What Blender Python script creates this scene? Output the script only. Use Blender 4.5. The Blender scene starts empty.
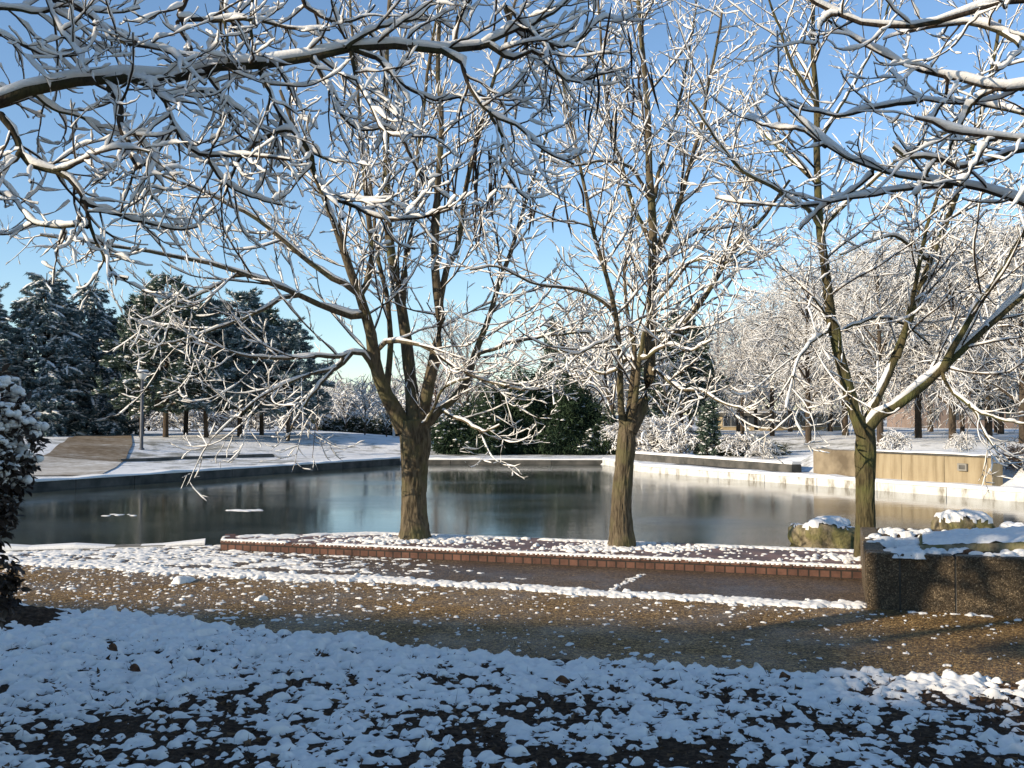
import bpy, math, random
import numpy as np
from mathutils import Vector, noise as mnoise

# ------------------------------------------------------------------ camera, light, exposure
S = bpy.context.scene
COL = S.collection
R = math.radians
F = 1000.0                       # focal length in pixels
PITCH = R(2.06)
CAMZ = 1.6
cd = bpy.data.cameras.new('camera')
cam = bpy.data.objects.new('camera', cd)
COL.objects.link(cam)
cd.sensor_width = 36.0
cd.lens = 36.0 * F / 1024.0
cd.clip_start = 0.05
cd.clip_end = 3000.0
cam.location = (0, 0, CAMZ)
cam.rotation_euler = (R(90) + PITCH, 0, 0)
S.camera = cam

SUN_EL = 19.0
SUN_TH = 62.0                    # how far to the left of straight-behind the sun stands
SUN_AZ = 180.0 + SUN_TH          # clockwise from +Y
w = bpy.data.worlds.new('World')
S.world = w
w.use_nodes = True
nt = w.node_tree
bgn = nt.nodes['Background']
sky = nt.nodes.new('ShaderNodeTexSky')
sky.sky_type = 'NISHITA'
sky.sun_disc = False
sky.sun_elevation = R(SUN_EL)
sky.sun_rotation = R(SUN_AZ)
sky.air_density = 1.0
sky.dust_density = 0.0
sky.ozone_density = 3.2
nt.links.new(sky.outputs[0], bgn.inputs[0])
bgn.inputs[1].default_value = 0.15
sl = bpy.data.lights.new('sun', 'SUN')
sun = bpy.data.objects.new('sun', sl)
COL.objects.link(sun)
sl.energy = 5.0
sl.angle = R(0.53)
sl.color = (1.0, 0.87, 0.68)
SD = Vector((-math.sin(R(SUN_TH)) * math.cos(R(SUN_EL)), -math.cos(R(SUN_TH)) * math.cos(R(SUN_EL)), math.sin(R(SUN_EL))))
sun.rotation_euler = SD.to_track_quat('Z', 'Y').to_euler()
sun.location = (-40, -20, 30)
S.view_settings.view_transform = 'Standard'
S.view_settings.look = 'None'
S.view_settings.gamma = 1.0
S.view_settings.use_curve_mapping = False
S.view_settings.exposure = 0.40
S.cycles.max_bounces = 5
S.cycles.diffuse_bounces = 3
S.cycles.glossy_bounces = 2
S.cycles.transmission_bounces = 2
S.cycles.caustics_reflective = False
S.cycles.caustics_refractive = False
S.cycles.use_denoising = True

RNG = np.random.default_rng(11)
random.seed(5)

# ------------------------------------------------------------------ helpers
cp, sp_ = math.cos(PITCH), math.sin(PITCH)
def at(px, py, d):
    """the point at depth d (metres ahead of the camera) that the photograph shows at px, py"""
    u = (px - 512.0) / F
    v = (384.0 - py) / F
    y = cp - v * sp_
    z = sp_ + v * cp
    k = d / y
    return np.array([u * k, d, CAMZ + z * k])
def xat(px, d):
    return (px - 512.0) / F * d
def tag(o, label=None, cat=None, group=None, kind=None):
    if label: o['label'] = label
    if cat: o['category'] = cat
    if group: o['group'] = group
    if kind: o['kind'] = kind
    return o
def empty(name, loc, rz=0.0):
    o = bpy.data.objects.new(name, None)
    COL.objects.link(o)
    o.location = loc
    o.rotation_euler = (0, 0, rz)
    o.empty_display_size = 0.2
    return o
def mesh(name, V, Fc, mat, parent=None, smooth=True, origin=None):
    """V (N,3) world or local, Fc list of arrays (M,k)"""
    me = bpy.data.meshes.new(name)
    V = np.asarray(V, dtype=np.float32)
    if origin is not None: V = V - np.asarray(origin, dtype=np.float32)
    if not isinstance(Fc, (list, tuple)) or (len(Fc) and np.isscalar(Fc[0][0])):
        Fc = [np.asarray(Fc)]
    Fc = [np.asarray(f, dtype=np.int32) for f in Fc if len(f)]
    loops = np.concatenate([f.ravel() for f in Fc]) if Fc else np.zeros(0, np.int32)
    sizes = np.concatenate([np.full(len(f), f.shape[1], np.int32) for f in Fc]) if Fc else np.zeros(0, np.int32)
    starts = np.concatenate([[0], np.cumsum(sizes)[:-1]]).astype(np.int32) if len(sizes) else sizes
    me.vertices.add(len(V)); me.vertices.foreach_set('co', V.ravel())
    me.loops.add(len(loops)); me.loops.foreach_set('vertex_index', loops)
    me.polygons.add(len(sizes)); me.polygons.foreach_set('loop_start', starts); me.polygons.foreach_set('loop_total', sizes)
    me.polygons.foreach_set('use_smooth', np.full(len(sizes), smooth, dtype=bool))
    me.update(calc_edges=True)
    me.validate()
    me.materials.append(mat)
    o = bpy.data.objects.new(name, me)
    COL.objects.link(o)
    if parent is not None: o.parent = parent
    return o
def copy_tree(o, parent=None):
    c = o.copy(); COL.objects.link(c)
    if parent is not None: c.parent = parent
    for ch in list(o.children): copy_tree(ch, c)
    return c

class MB:
    """collects plain polygons"""
    def __init__(s): s.V = []; s.Q = []; s.n = 0; s.P = []
    def add(s, V, faces):
        b = s.n
        s.V.append(np.asarray(V, dtype=float)); s.n += len(V)
        for f in faces:
            f = [i + b for i in f]
            (s.Q if len(f) == 4 else s.P).append(f)
        return s
    def box(s, a, b, rz=0.0, c=(0, 0, 0), bev=0.0):
        x0, y0, z0 = a; x1, y1, z1 = b
        if bev <= 0:
            V = np.array([[x0, y0, z0], [x1, y0, z0], [x1, y1, z0], [x0, y1, z0], [x0, y0, z1], [x1, y0, z1], [x1, y1, z1], [x0, y1, z1]], float)
            Fs = [(3, 2, 1, 0), (4, 5, 6, 7), (0, 1, 5, 4), (1, 2, 6, 5), (2, 3, 7, 6), (3, 0, 4, 7)]
        else:
            t = bev
            V = np.array([[x0, y0, z0], [x1, y0, z0], [x1, y1, z0], [x0, y1, z0], [x0, y0, z1 - t], [x1, y0, z1 - t], [x1, y1, z1 - t], [x0, y1, z1 - t],
                          [x0 + t, y0 + t, z1], [x1 - t, y0 + t, z1], [x1 - t, y1 - t, z1], [x0 + t, y1 - t, z1]], float)
            Fs = [(3, 2, 1, 0), (0, 1, 5, 4), (1, 2, 6, 5), (2, 3, 7, 6), (3, 0, 4, 7), (4, 5, 9, 8), (5, 6, 10, 9), (6, 7, 11, 10), (7, 4, 8, 11), (8, 9, 10, 11)]
        cs, sn = math.cos(rz), math.sin(rz)
        V = V @ np.array([[cs, sn, 0], [-sn, cs, 0], [0, 0, 1]]) + np.asarray(c, float)
        return s.add(V, Fs)
    def lathe(s, prof, c=(0, 0, 0), n=12):
        V = []; Fs = []
        for (r, z) in prof:
            for k in range(n):
                a = 2 * math.pi * k / n
                V.append((c[0] + r * math.cos(a), c[1] + r * math.sin(a), c[2] + z))
        for i in range(len(prof) - 1):
            for k in range(n):
                k2 = (k + 1) % n
                Fs.append((i * n + k, i * n + k2, (i + 1) * n + k2, (i + 1) * n + k))
        Fs.append(tuple(range(n - 1, -1, -1))); Fs.append(tuple((len(prof) - 1) * n + k for k in range(n)))
        return s.add(V, Fs)
    def build(s, name, mat, parent=None, smooth=False, origin=None):
        fs = []
        if s.Q: fs.append(np.array(s.Q))
        by = {}
        for p in s.P: by.setdefault(len(p), []).append(p)
        fs += [np.array(v) for v in by.values()]
        return mesh(name, np.concatenate(s.V), fs, mat, parent, smooth, origin)

def unit(a):
    return a / np.maximum(np.linalg.norm(a, axis=-1, keepdims=True), 1e-9)

def fbm2(x, y, scale, seed=0.0, oct_=3):
    """cheap smooth noise on arrays"""
    out = np.zeros_like(np.asarray(x, float)); amp = 1.0
    rs = np.random.default_rng(int(seed * 100) + 7)
    for o in range(oct_):
        for k in range(4):
            a = rs.uniform(0, 2 * math.pi); f = (2 ** o) * rs.uniform(0.7, 1.4) / scale
            ph = rs.uniform(0, 6.28)
            out += amp * np.sin((x * math.cos(a) + y * math.sin(a)) * f * 2 * math.pi + ph + 1.7 * np.sin((y * math.cos(a) - x * math.sin(a)) * f * 4.1 + ph * 2)) * 0.35
        amp *= 0.55
    return out

def vnoise(x, y, scale, seed=0, oct_=3, gain=0.55):
    """lattice noise, about -1..1"""
    x = np.asarray(x, float); y = np.asarray(y, float); out = np.zeros_like(x); amp = 1.0; tot = 0.0
    rs = np.random.default_rng(1000 + seed)
    for o in range(oct_):
        T = rs.uniform(-1, 1, (256, 256)); f = (2.03 ** o) / scale; a = 0.6 + o
        u = (x * math.cos(a) - y * math.sin(a)) * f + 500.3; v = (x * math.sin(a) + y * math.cos(a)) * f + 500.7
        i = np.floor(u).astype(int); j = np.floor(v).astype(int); fu = u - i; fv = v - j
        fu = fu * fu * fu * (fu * (fu * 6 - 15) + 10); fv = fv * fv * fv * (fv * (fv * 6 - 15) + 10)
        i0, i1, j0, j1 = i % 256, (i + 1) % 256, j % 256, (j + 1) % 256
        out += amp * ((T[i0, j0] * (1 - fu) + T[i1, j0] * fu) * (1 - fv) + (T[i0, j1] * (1 - fu) + T[i1, j1] * fu) * fv); tot += amp; amp *= gain
    return out / tot * 1.6

# ------------------------------------------------------------------ materials
class NB:
    def __init__(s, name):
        s.m = bpy.data.materials.new(name); s.m.use_nodes = True
        s.t = s.m.node_tree; s.b = s.t.nodes['Principled BSDF']
        s.co = s.t.nodes.new('ShaderNodeTexCoord')
    def n(s, t, **kw):
        o = s.t.nodes.new(t)
        for k, v in kw.items():
            if k in ('operation', 'blend_type', 'feature', 'noise_dimensions', 'data_type', 'distance', 'offset', 'squash', 'bands_direction', 'wave_type'): setattr(o, k, v)
            else: o.inputs[k.replace('_', ' ')].default_value = v
        return o
    def l(s, a, b): s.t.links.new(a, b)
    def noise(s, scale, detail=4, rough=0.55, coord='Object', vec=None, dist=0.0):
        o = s.n('ShaderNodeTexNoise', Scale=scale, Detail=detail, Roughness=rough, Distortion=dist)
        s.l(vec if vec is not None else s.co.outputs[coord], o.inputs['Vector'])
        return o.outputs['Fac']
    def ramp(s, fac, stops):
        o = s.t.nodes.new('ShaderNodeValToRGB'); e = o.color_ramp.elements
        while len(e) < len(stops): e.new(0.5)
        for i, (p, c) in enumerate(stops):
            e[i].position = p; e[i].color = (c[0], c[1], c[2], 1) if len(c) == 3 else c
        s.l(fac, o.inputs['Fac']); return o.outputs['Color']
    def mix(s, fac, a, b, mode='MIX'):
        o = s.t.nodes.new('ShaderNodeMix'); o.data_type = 'RGBA'; o.blend_type = mode
        for i, v in ((0, fac), (6, a), (7, b)):
            if hasattr(v, 'default_value') or hasattr(v, 'is_linked'): s.l(v, o.inputs[i])
            elif isinstance(v, (int, float)): o.inputs[i].default_value = v
            else: o.inputs[i].default_value = (v[0], v[1], v[2], 1)
        return o.outputs[2]
    def bump(s, h, strength, dist=0.02):
        o = s.n('ShaderNodeBump', Strength=strength, Distance=dist)
        s.l(h, o.inputs['Height']); s.l(o.outputs['Normal'], s.b.inputs['Normal']); return o
    def col(s, c):
        if hasattr(c, 'is_linked'): s.l(c, s.b.inputs['Base Color'])
        else: s.b.inputs['Base Color'].default_value = (c[0], c[1], c[2], 1)
    def set(s, rough=None, spec=None, metal=None):
        if rough is not None: s.b.inputs['Roughness'].default_value = rough
        if spec is not None: s.b.inputs['Specular IOR Level'].default_value = spec
        if metal is not None: s.b.inputs['Metallic'].default_value = metal
        return s

def two_tone(name, c0, c1, scale, rough=0.85, spec=0.2, bump=0.0, bscale=None, bdist=0.02, coord='Object', lo=0.35, hi=0.65, detail=5):
    k = NB(name); f = k.noise(scale, detail, coord=coord)
    k.col(k.ramp(f, [(lo, c0), (hi, c1)]))
    if bump: k.bump(k.noise(bscale or scale * 3, 4, coord=coord), bump, bdist)
    k.set(rough, spec); return k.m

M = {}
# snow: soft, slightly translucent looking, tiny grain
k = NB('snow'); k.col(k.ramp(k.noise(7, 4), [(0.3, (0.80, 0.765, 0.71)), (0.7, (0.88, 0.845, 0.785))]))
k.bump(k.noise(140, 3), 0.25, 0.006); k.set(0.75, 0.25); M['snow'] = k.m
k = NB('branch_snow'); k.col(k.ramp(k.noise(30, 3), [(0.3, (0.82, 0.79, 0.745)), (0.7, (0.90, 0.87, 0.825))]))
k.bump(k.noise(60, 3), 0.4, 0.01); k.set(0.8, 0.2); M['bsnow'] = k.m
# bark
def bark(name, c0, c1, c2, sc=1.0):
    k = NB(name)
    mp = k.n('ShaderNodeMapping'); mp.inputs['Scale'].default_value = (1, 1, 0.22); k.l(k.co.outputs['Object'], mp.inputs['Vector'])
    f = k.noise(26 * sc, 6, 0.62, vec=mp.outputs[0], dist=0.6)
    g = k.noise(3.2 * sc, 4)
    a = k.ramp(f, [(0.3, c0), (0.68, c1)])
    moss = k.ramp(g, [(0.48, (0, 0, 0)), (0.66, (1, 1, 1))])
    k.col(k.mix(moss, a, c2)); k.bump(f, 0.9, 0.03); k.set(0.9, 0.15); return k.m
M['bark'] = bark('bark', (0.034, 0.026, 0.017), (0.185, 0.145, 0.092), (0.115, 0.105, 0.05))
M['bark_moss'] = bark('mossy_bark', (0.03, 0.025, 0.013), (0.135, 0.11, 0.055), (0.095, 0.098, 0.036))
M['bark_dark'] = bark('dark_bark', (0.022, 0.016, 0.012), (0.075, 0.055, 0.038), (0.06, 0.055, 0.025))
M['bark_far'] = bark('far_bark', (0.03, 0.022, 0.016), (0.11, 0.08, 0.055), (0.07, 0.06, 0.04), 0.5)
M['brown_twig'] = two_tone('brown_far_twigs', (0.07, 0.045, 0.035), (0.17, 0.11, 0.085), 2, 0.9, 0.1)
M['twig'] = two_tone('twig_bark', (0.028, 0.021, 0.015), (0.09, 0.065, 0.042), 9, 0.9, 0.1)
M['pod'] = two_tone('pod_husk', (0.012, 0.009, 0.007), (0.035, 0.024, 0.017), 20, 0.85, 0.15)
M['needle_blue'] = two_tone('blue_green_needles', (0.075, 0.12, 0.125), (0.18, 0.24, 0.245), 1.1, 0.8, 0.15, lo=0.3, hi=0.7)
M['needle'] = two_tone('dark_green_needles', (0.05, 0.08, 0.06), (0.14, 0.18, 0.13), 1.1, 0.8, 0.15, lo=0.3, hi=0.7)
M['leaf_dark'] = two_tone('dark_evergreen_leaves', (0.022, 0.014, 0.012), (0.065, 0.045, 0.030), 6, 0.5, 0.35)
M['bush'] = two_tone('bamboo_leaves', (0.010, 0.022, 0.013), (0.042, 0.066, 0.03), 0.9, 0.75, 0.15, lo=0.3, hi=0.72)
M['hedge'] = two_tone('hedge_leaves', (0.02, 0.028, 0.016), (0.06, 0.07, 0.04), 2, 0.8, 0.15)
# soil
k = NB('soil'); f = k.noise(30, 7, 0.65); k.col(k.ramp(f, [(0.3, (0.028, 0.018, 0.012)), (0.5, (0.075, 0.047, 0.030)), (0.72, (0.16, 0.105, 0.065))]))
k.bump(k.noise(70, 6, 0.7), 1.0, 0.03); k.set(0.95, 0.1); M['soil'] = k.m
# exposed aggregate path
def aggregate(name, sc, dark, mid, light, wet=0.5):
    k = NB(name)
    v = k.n('ShaderNodeTexVoronoi', Scale=sc); k.l(k.co.outputs['Object'], v.inputs['Vector'])
    v2 = k.n('ShaderNodeTexVoronoi', Scale=sc, feature='DISTANCE_TO_EDGE'); k.l(k.co.outputs['Object'], v2.inputs['Vector'])
    sep = k.n('ShaderNodeSeparateColor'); k.l(v.outputs['Color'], sep.inputs[0])
    c = k.ramp(sep.outputs[0], [(0.0, dark), (0.45, mid), (0.8, light), (1.0, (light[0] * 1.5, light[1] * 1.5, light[2] * 1.5))])
    edge = k.ramp(v2.outputs['Distance'], [(0.0, (0.25, 0.25, 0.25)), (0.12, (1, 1, 1))])
    c = k.mix(1.0, c, edge, 'MULTIPLY')
    big = k.ramp(k.noise(0.8, 6, 0.65), [(0.36, (0.72, 0.71, 0.70)), (0.5, (0.98, 0.97, 0.96)), (0.66, (1.18, 1.15, 1.08))])
    k.col(k.mix(1.0, c, big, 'MULTIPLY'))
    k.bump(k.ramp(v2.outputs['Distance'], [(0.0, (0, 0, 0)), (0.3, (1, 1, 1))]), 1.0, 0.012)
    rr = k.ramp(k.noise(1.6, 4), [(0.35, (0.35, 0.35, 0.35)), (0.65, (0.75, 0.75, 0.75))])
    k.l(rr, k.b.inputs['Roughness']); k.b.inputs['Specular IOR Level'].default_value = wet
    return k.m
M['path'] = aggregate('gravel_path', 62, (0.09, 0.051, 0.018), (0.285, 0.165, 0.058), (0.50, 0.315, 0.122), 0.25)
M['paving'] = aggregate('wet_paving', 60, (0.06, 0.038, 0.022), (0.145, 0.093, 0.052), (0.225, 0.15, 0.085), 0.45)
M['planter'] = aggregate('planter_pebbles', 85, (0.12, 0.085, 0.052), (0.20, 0.148, 0.09), (0.30, 0.225, 0.14), 0.25)
M['plat'] = two_tone('red_paving', (0.10, 0.06, 0.045), (0.22, 0.125, 0.09), 3, 0.6, 0.4, 0.3, 40)
# brick
k = NB('brick')
br = k.n('ShaderNodeTexBrick', Scale=1.0); br.inputs['Color1'].default_value = (0.155, 0.08, 0.058, 1); br.inputs['Color2'].default_value = (0.095, 0.05, 0.038, 1)
br.inputs['Mortar'].default_value = (0.035, 0.028, 0.024, 1); br.inputs['Mortar Size'].default_value = 0.009
br.inputs['Brick Width'].default_value = 0.105; br.inputs['Row Height'].default_value = 0.08; br.offset = 0.5
mp = k.n('ShaderNodeMapping'); mp.inputs['Rotation'].default_value = (R(90), 0, 0); k.l(k.co.outputs['Object'], mp.inputs['Vector']); k.l(mp.outputs[0], br.inputs['Vector'])
k.col(k.mix(1.0, br.outputs['Color'], k.ramp(k.noise(6, 6, 0.7), [(0.3, (0.45, 0.45, 0.45)), (0.5, (0.9, 0.88, 0.85)), (0.7, (1.25, 1.15, 1.05))]), 'MULTIPLY'))
k.bump(br.outputs['Fac'], -0.5, 0.01); k.set(0.8, 0.2); M['brick'] = k.m
M['concrete'] = two_tone('weathered_concrete', (0.12, 0.11, 0.095), (0.28, 0.26, 0.22), 2.5, 0.85, 0.2, 0.3, 25)
M['tan_block'] = two_tone('tan_concrete', (0.13, 0.10, 0.065), (0.30, 0.24, 0.16), 1.6, 0.9, 0.2, 0.3, 25)
M['concrete_dark'] = two_tone('dark_concrete', (0.05, 0.05, 0.045), (0.13, 0.12, 0.105), 2.0, 0.85, 0.2, 0.3, 25)
k = NB('beige_wall')
mp = k.n('ShaderNodeMapping'); mp.inputs['Scale'].default_value = (3, 3, 0.35); k.l(k.co.outputs['Object'], mp.inputs['Vector'])
k.col(k.ramp(k.noise(1.3, 6, 0.6, vec=mp.outputs[0]), [(0.3, (0.20, 0.15, 0.085)), (0.5, (0.33, 0.26, 0.16)), (0.72, (0.43, 0.35, 0.225))]))
k.bump(k.noise(30, 4), 0.3, 0.02); k.set(0.85, 0.2); M['beige'] = k.m
# kerb beyond the water: old white concrete with frost and dirt streaks
k = NB('frosted_kerb')
mp = k.n('ShaderNodeMapping'); mp.inputs['Scale'].default_value = (2, 2, 0.8); k.l(k.co.outputs['Object'], mp.inputs['Vector'])
k.col(k.ramp(k.noise(1.6, 6, 0.62, vec=mp.outputs[0]), [(0.34, (0.28, 0.25, 0.2)), (0.46, (0.62, 0.60, 0.55)), (0.7, (0.8, 0.8, 0.78))]))
k.bump(k.noise(9, 4), 0.4, 0.03); k.set(0.8, 0.2); M['frost'] = k.m
# ground under thin snow: grass showing through
k = NB('snowy_ground')
f = k.noise(1.1, 8, 0.68); g = k.noise(0.12, 3)
m_ = k.ramp(k.mix(0.45, f, g), [(0.33, (0.05, 0.048, 0.028)), (0.425, (0.34, 0.33, 0.29)), (0.50, (0.78, 0.77, 0.75)), (0.8, (0.86, 0.85, 0.82))])
k.col(m_); k.bump(k.noise(5, 6, 0.65), 0.7, 0.08); k.set(0.85, 0.2); M['ground'] = k.m
k = NB('sanded_path')
k.col(k.ramp(k.mix(0.4, k.noise(3.0, 7, 0.65), k.noise(0.5, 3)), [(0.36, (0.13, 0.09, 0.055)), (0.5, (0.22, 0.165, 0.105)), (0.62, (0.34, 0.29, 0.23)), (0.75, (0.7, 0.68, 0.64))]))
k.bump(k.noise(12, 5), 0.4, 0.03); k.set(0.85, 0.2); M['ramp'] = k.m
k = NB('sand_on_snow')
k.col(k.ramp(k.mix(0.4, k.noise(4.0, 7, 0.65), k.noise(0.6, 3)), [(0.36, (0.30, 0.25, 0.19)), (0.5, (0.50, 0.45, 0.38)), (0.66, (0.74, 0.71, 0.66))]))
k.bump(k.noise(12, 5), 0.4, 0.03); k.set(0.85, 0.2); M['sand_snow'] = k.m
M['far_wood'] = two_tone('frosted_far_wood', (0.10, 0.085, 0.075), (0.42, 0.40, 0.38), 0.6, 0.95, 0.05, lo=0.4, hi=0.62)
# half frozen water
k = NB('half_frozen_water')
k.col(k.ramp(k.noise(0.35, 5), [(0.35, (0.020, 0.025, 0.019)), (0.7, (0.066, 0.073, 0.056))]))
mp = k.n('ShaderNodeMapping'); mp.inputs['Scale'].default_value = (0.5, 1, 1); k.l(k.co.outputs['Object'], mp.inputs['Vector'])
k.l(k.ramp(k.noise(0.16, 5, 0.6, vec=mp.outputs[0]), [(0.38, (0.06, 0.06, 0.06)), (0.52, (0.12, 0.12, 0.12)), (0.7, (0.23, 0.23, 0.23))]), k.b.inputs['Roughness'])
k.bump(k.noise(5.0, 4, 0.55, vec=mp.outputs[0]), 0.16, 0.012); k.b.inputs['IOR'].default_value = 1.32; k.set(spec=0.34); M['water'] = k.m
k = NB('boulder')
k.col(k.mix(k.ramp(k.noise(3.5, 5), [(0.42, (0, 0, 0)), (0.6, (1, 1, 1))]), k.ramp(k.noise(9, 6), [(0.3, (0.10, 0.08, 0.05)), (0.7, (0.42, 0.34, 0.22))]), (0.22, 0.20, 0.085)))
k.bump(k.noise(7, 7, 0.7), 0.9, 0.08); k.set(0.9, 0.15); M['rock'] = k.m
M['metal'] = two_tone('grey_painted_metal', (0.06, 0.065, 0.07), (0.10, 0.10, 0.11), 3, 0.5, 0.4)
k = NB('lamp_glass'); k.col((0.55, 0.55, 0.52)); k.set(0.25, 0.5); M['glass'] = k.m
k = NB('window_glass'); k.col((0.03, 0.035, 0.045)); k.set(0.08, 0.6); M['pane'] = k.m
M['render_salmon'] = two_tone('salmon_render', (0.20, 0.15, 0.12), (0.25, 0.185, 0.15), 0.8, 0.9, 0.1)
M['render_beige'] = two_tone('beige_render', (0.34, 0.26, 0.15), (0.44, 0.34, 0.21), 0.8, 0.9, 0.1)
M['render_grey'] = two_tone('grey_render', (0.32, 0.30, 0.27), (0.42, 0.40, 0.36), 0.8, 0.9, 0.1)
M['render_white'] = two_tone('white_render', (0.55, 0.53, 0.49), (0.66, 0.64, 0.6), 0.8, 0.9, 0.1)
M['white_paint'] = two_tone('white_paint', (0.6, 0.6, 0.58), (0.75, 0.75, 0.73), 4, 0.6, 0.3)
M['litter'] = two_tone('leaf_litter', (0.035, 0.022, 0.014), (0.19, 0.115, 0.065), 14, 0.85, 0.2, lo=0.4, hi=0.65)
M['deadleaf'] = two_tone('dead_leaf', (0.07, 0.035, 0.02), (0.16, 0.08, 0.04), 30, 0.8, 0.2)

# ------------------------------------------------------------------ plan of the place
E1 = np.array([math.cos(R(17.5)), -math.sin(R(17.5))]); E2 = np.array([math.sin(R(17.5)), math.cos(R(17.5))])
def st(s, t): return E1 * s + E2 * t          # plaza axes -> world xy
def ST(x, y): return x * E1[0] + y * E1[1], x * E2[0] + y * E2[1]
POND = np.array([(-16, 9.9), (-16, 17.6), (-4.6, 41.3), (3.7, 41.0), (4.5, 35.2), (11.4, 22.2), (15.4, 13.5), (9.5, 10.6),
                 tuple(st(3.1, 12.15)), (-1.5, 13.3), (-3.86, 12.98)])
WATER_Z = -0.22
WALL = [(8.9, 29.6), (11.35, 23.7)]           # foot of the retaining wall on the right bank
def seg_dist(X, Y, a, b):
    ax, ay = a; bx, by = b
    dx, dy = bx - ax, by - ay
    t = np.clip(((X - ax) * dx + (Y - ay) * dy) / (dx * dx + dy * dy), 0, 1)
    qx, qy = ax + t * dx, ay + t * dy
    return np.hypot(X - qx, Y - qy), qx, qy
def in_poly(X, Y, P):
    ins = np.zeros(np.shape(X), bool); n = len(P)
    for i in range(n):
        x0, y0 = P[i]; x1, y1 = P[(i + 1) % n]
        c = ((y0 > Y) != (y1 > Y))
        ins ^= c & (X < (x1 - x0) * (Y - y0) / ((y1 - y0) if y1 != y0 else 1e-9) + x0)
    return ins
def pond_dist(X, Y):
    best = np.full(np.shape(X), 1e9); QX = np.zeros(np.shape(X)); QY = np.zeros(np.shape(X))
    for i in range(len(POND)):
        d, qx, qy = seg_dist(X, Y, POND[i], POND[(i + 1) % len(POND)])
        m = d < best
        best = np.where(m, d, best); QX = np.where(m, qx, QX); QY = np.where(m, qy, QY)
    return best, QX, QY
def sstep(a, b, v):
    t = np.clip((v - a) / (b - a), 0, 1); return t * t * (3 - 2 * t)
def terrain(X, Y):
    X = np.asarray(X, float); Y = np.asarray(Y, float)
    d, _, _ = pond_dist(X, Y)
    far = sstep(14, 24, Y)
    left = sstep(4, 16, d) * sstep(4, -6, X + (Y - 41) * 0.25) * 0.78
    mid = sstep(6, 30, d) * 0.25
    # behind the retaining wall
    wx, wy = WALL[1][0] - WALL[0][0], WALL[1][1] - WALL[0][1]
    L = math.hypot(wx, wy); nx, ny = -wy / L, wx / L
    beh = (X - WALL[0][0]) * nx + (Y - WALL[0][1]) * ny
    al = (X - WALL[0][0]) * wx / L + (Y - WALL[0][1]) * wy / L
    right = sstep(0.35, 1.3, beh) * sstep(-6.5, 0.2, al) * 0.66
    right = np.maximum(right, sstep(8, 20, d) * sstep(2, 12, X) * 0.62)
    z = np.maximum(np.maximum(left, mid), right) * far
    z = z + 0.05 * fbm2(X, Y, 9.0, 3, 2) * sstep(3, 9, d) * far + sstep(90, 400, Y) * 3.0
    return z
def tz(x, y): return float(terrain(np.array([x]), np.array([y]))[0])

# ground sheet: fine in the middle, stretched far out to the horizon
def axis(lo, hi, c, far, nfar):
    core = np.arange(lo, hi + 1e-6, c)
    g = np.geomspace(c * 2, far, nfar)
    return np.concatenate([(lo - g)[::-1], core, hi + g])
gx = axis(-34, 40, 0.5, 1500, 16); gy = axis(-14, 80, 0.5, 2000, 16)
X, Y = np.meshgrid(gx, gy)
d, qx, qy = pond_dist(X, Y)
near = d < 0.36
pc_ = np.array([0.0, 26.0]); ox = qx - pc_[0]; oy = qy - pc_[1]; ol = np.hypot(ox, oy)
X = np.where(near, qx + ox / ol * 0.30, X); Y = np.where(near, qy + oy / ol * 0.30, Y)
ins = in_poly(X, Y, POND) & ~near
Z = terrain(X, Y); Z = np.where(ins, -0.95, Z - 0.004); Z = np.where(near, -0.12, Z)
# keep the sheet just under the planting bed and the paths in the foreground
Z = np.where((Y < 13.6) & ~ins, np.minimum(Z, -0.006), Z)
ny_, nx_ = X.shape
idx = np.arange(nx_ * ny_).reshape(ny_, nx_)
Q = np.stack([idx[:-1, :-1], idx[:-1, 1:], idx[1:, 1:], idx[1:, :-1]], -1).reshape(-1, 4)
tag(mesh('ground', np.stack([X, Y, Z], -1).reshape(-1, 3), [Q], M['ground']), kind='structure')

# water
c = POND.mean(0)
wp = np.concatenate([POND + (POND - c) * 0.012, np.zeros((len(POND), 0))], 1)
V = np.array([(p[0], p[1], WATER_Z) for p in wp] + [(0.0, 25.0, WATER_Z)])
tag(mesh('pond_water', V, [np.array([(i, (i + 1) % len(wp), len(wp)) for i in range(len(wp))])[:, ::-1]], M['water'], smooth=False), kind='structure')

def sheet(name, poly, z, mat, kind='structure'):
    V = np.array([(p[0], p[1], z) for p in poly]); me = mesh(name, V, [np.array([list(range(len(poly)))])], mat, smooth=False)
    return tag(me, kind=kind)
# foreground bed, gravel path, wet paving
def edge_t(s): return np.interp(s, [-9, -5.5, -3.8, -2.06, -0.8, 1.15, 6], [6.95, 6.88, 6.66, 6.46, 6.54, 6.76, 6.8]) + 0.025 * np.sin(s * 3.3)
ss = np.linspace(-16, 14, 61)
sheet('soil_bed', [tuple(st(-16, -12)), tuple(st(14, -12))] + [tuple(st(s, edge_t(s))) for s in ss[::-1]], 0.012, M['soil'])
sheet('gravel_path', [tuple(st(s, edge_t(s) - 0.25)) for s in ss] + [tuple(st(14, 9.1)), (-7.87, 11.98), (-15.9, 10.05)], 0.004, M['path'])
sheet('paving', [(-7.86, 11.98), tuple(st(14, 9.1)), tuple(st(14, 10.75)), tuple(st(-7.1, 10.75)), (-3.9, 12.93)], 0.002, M['paving'])

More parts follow.
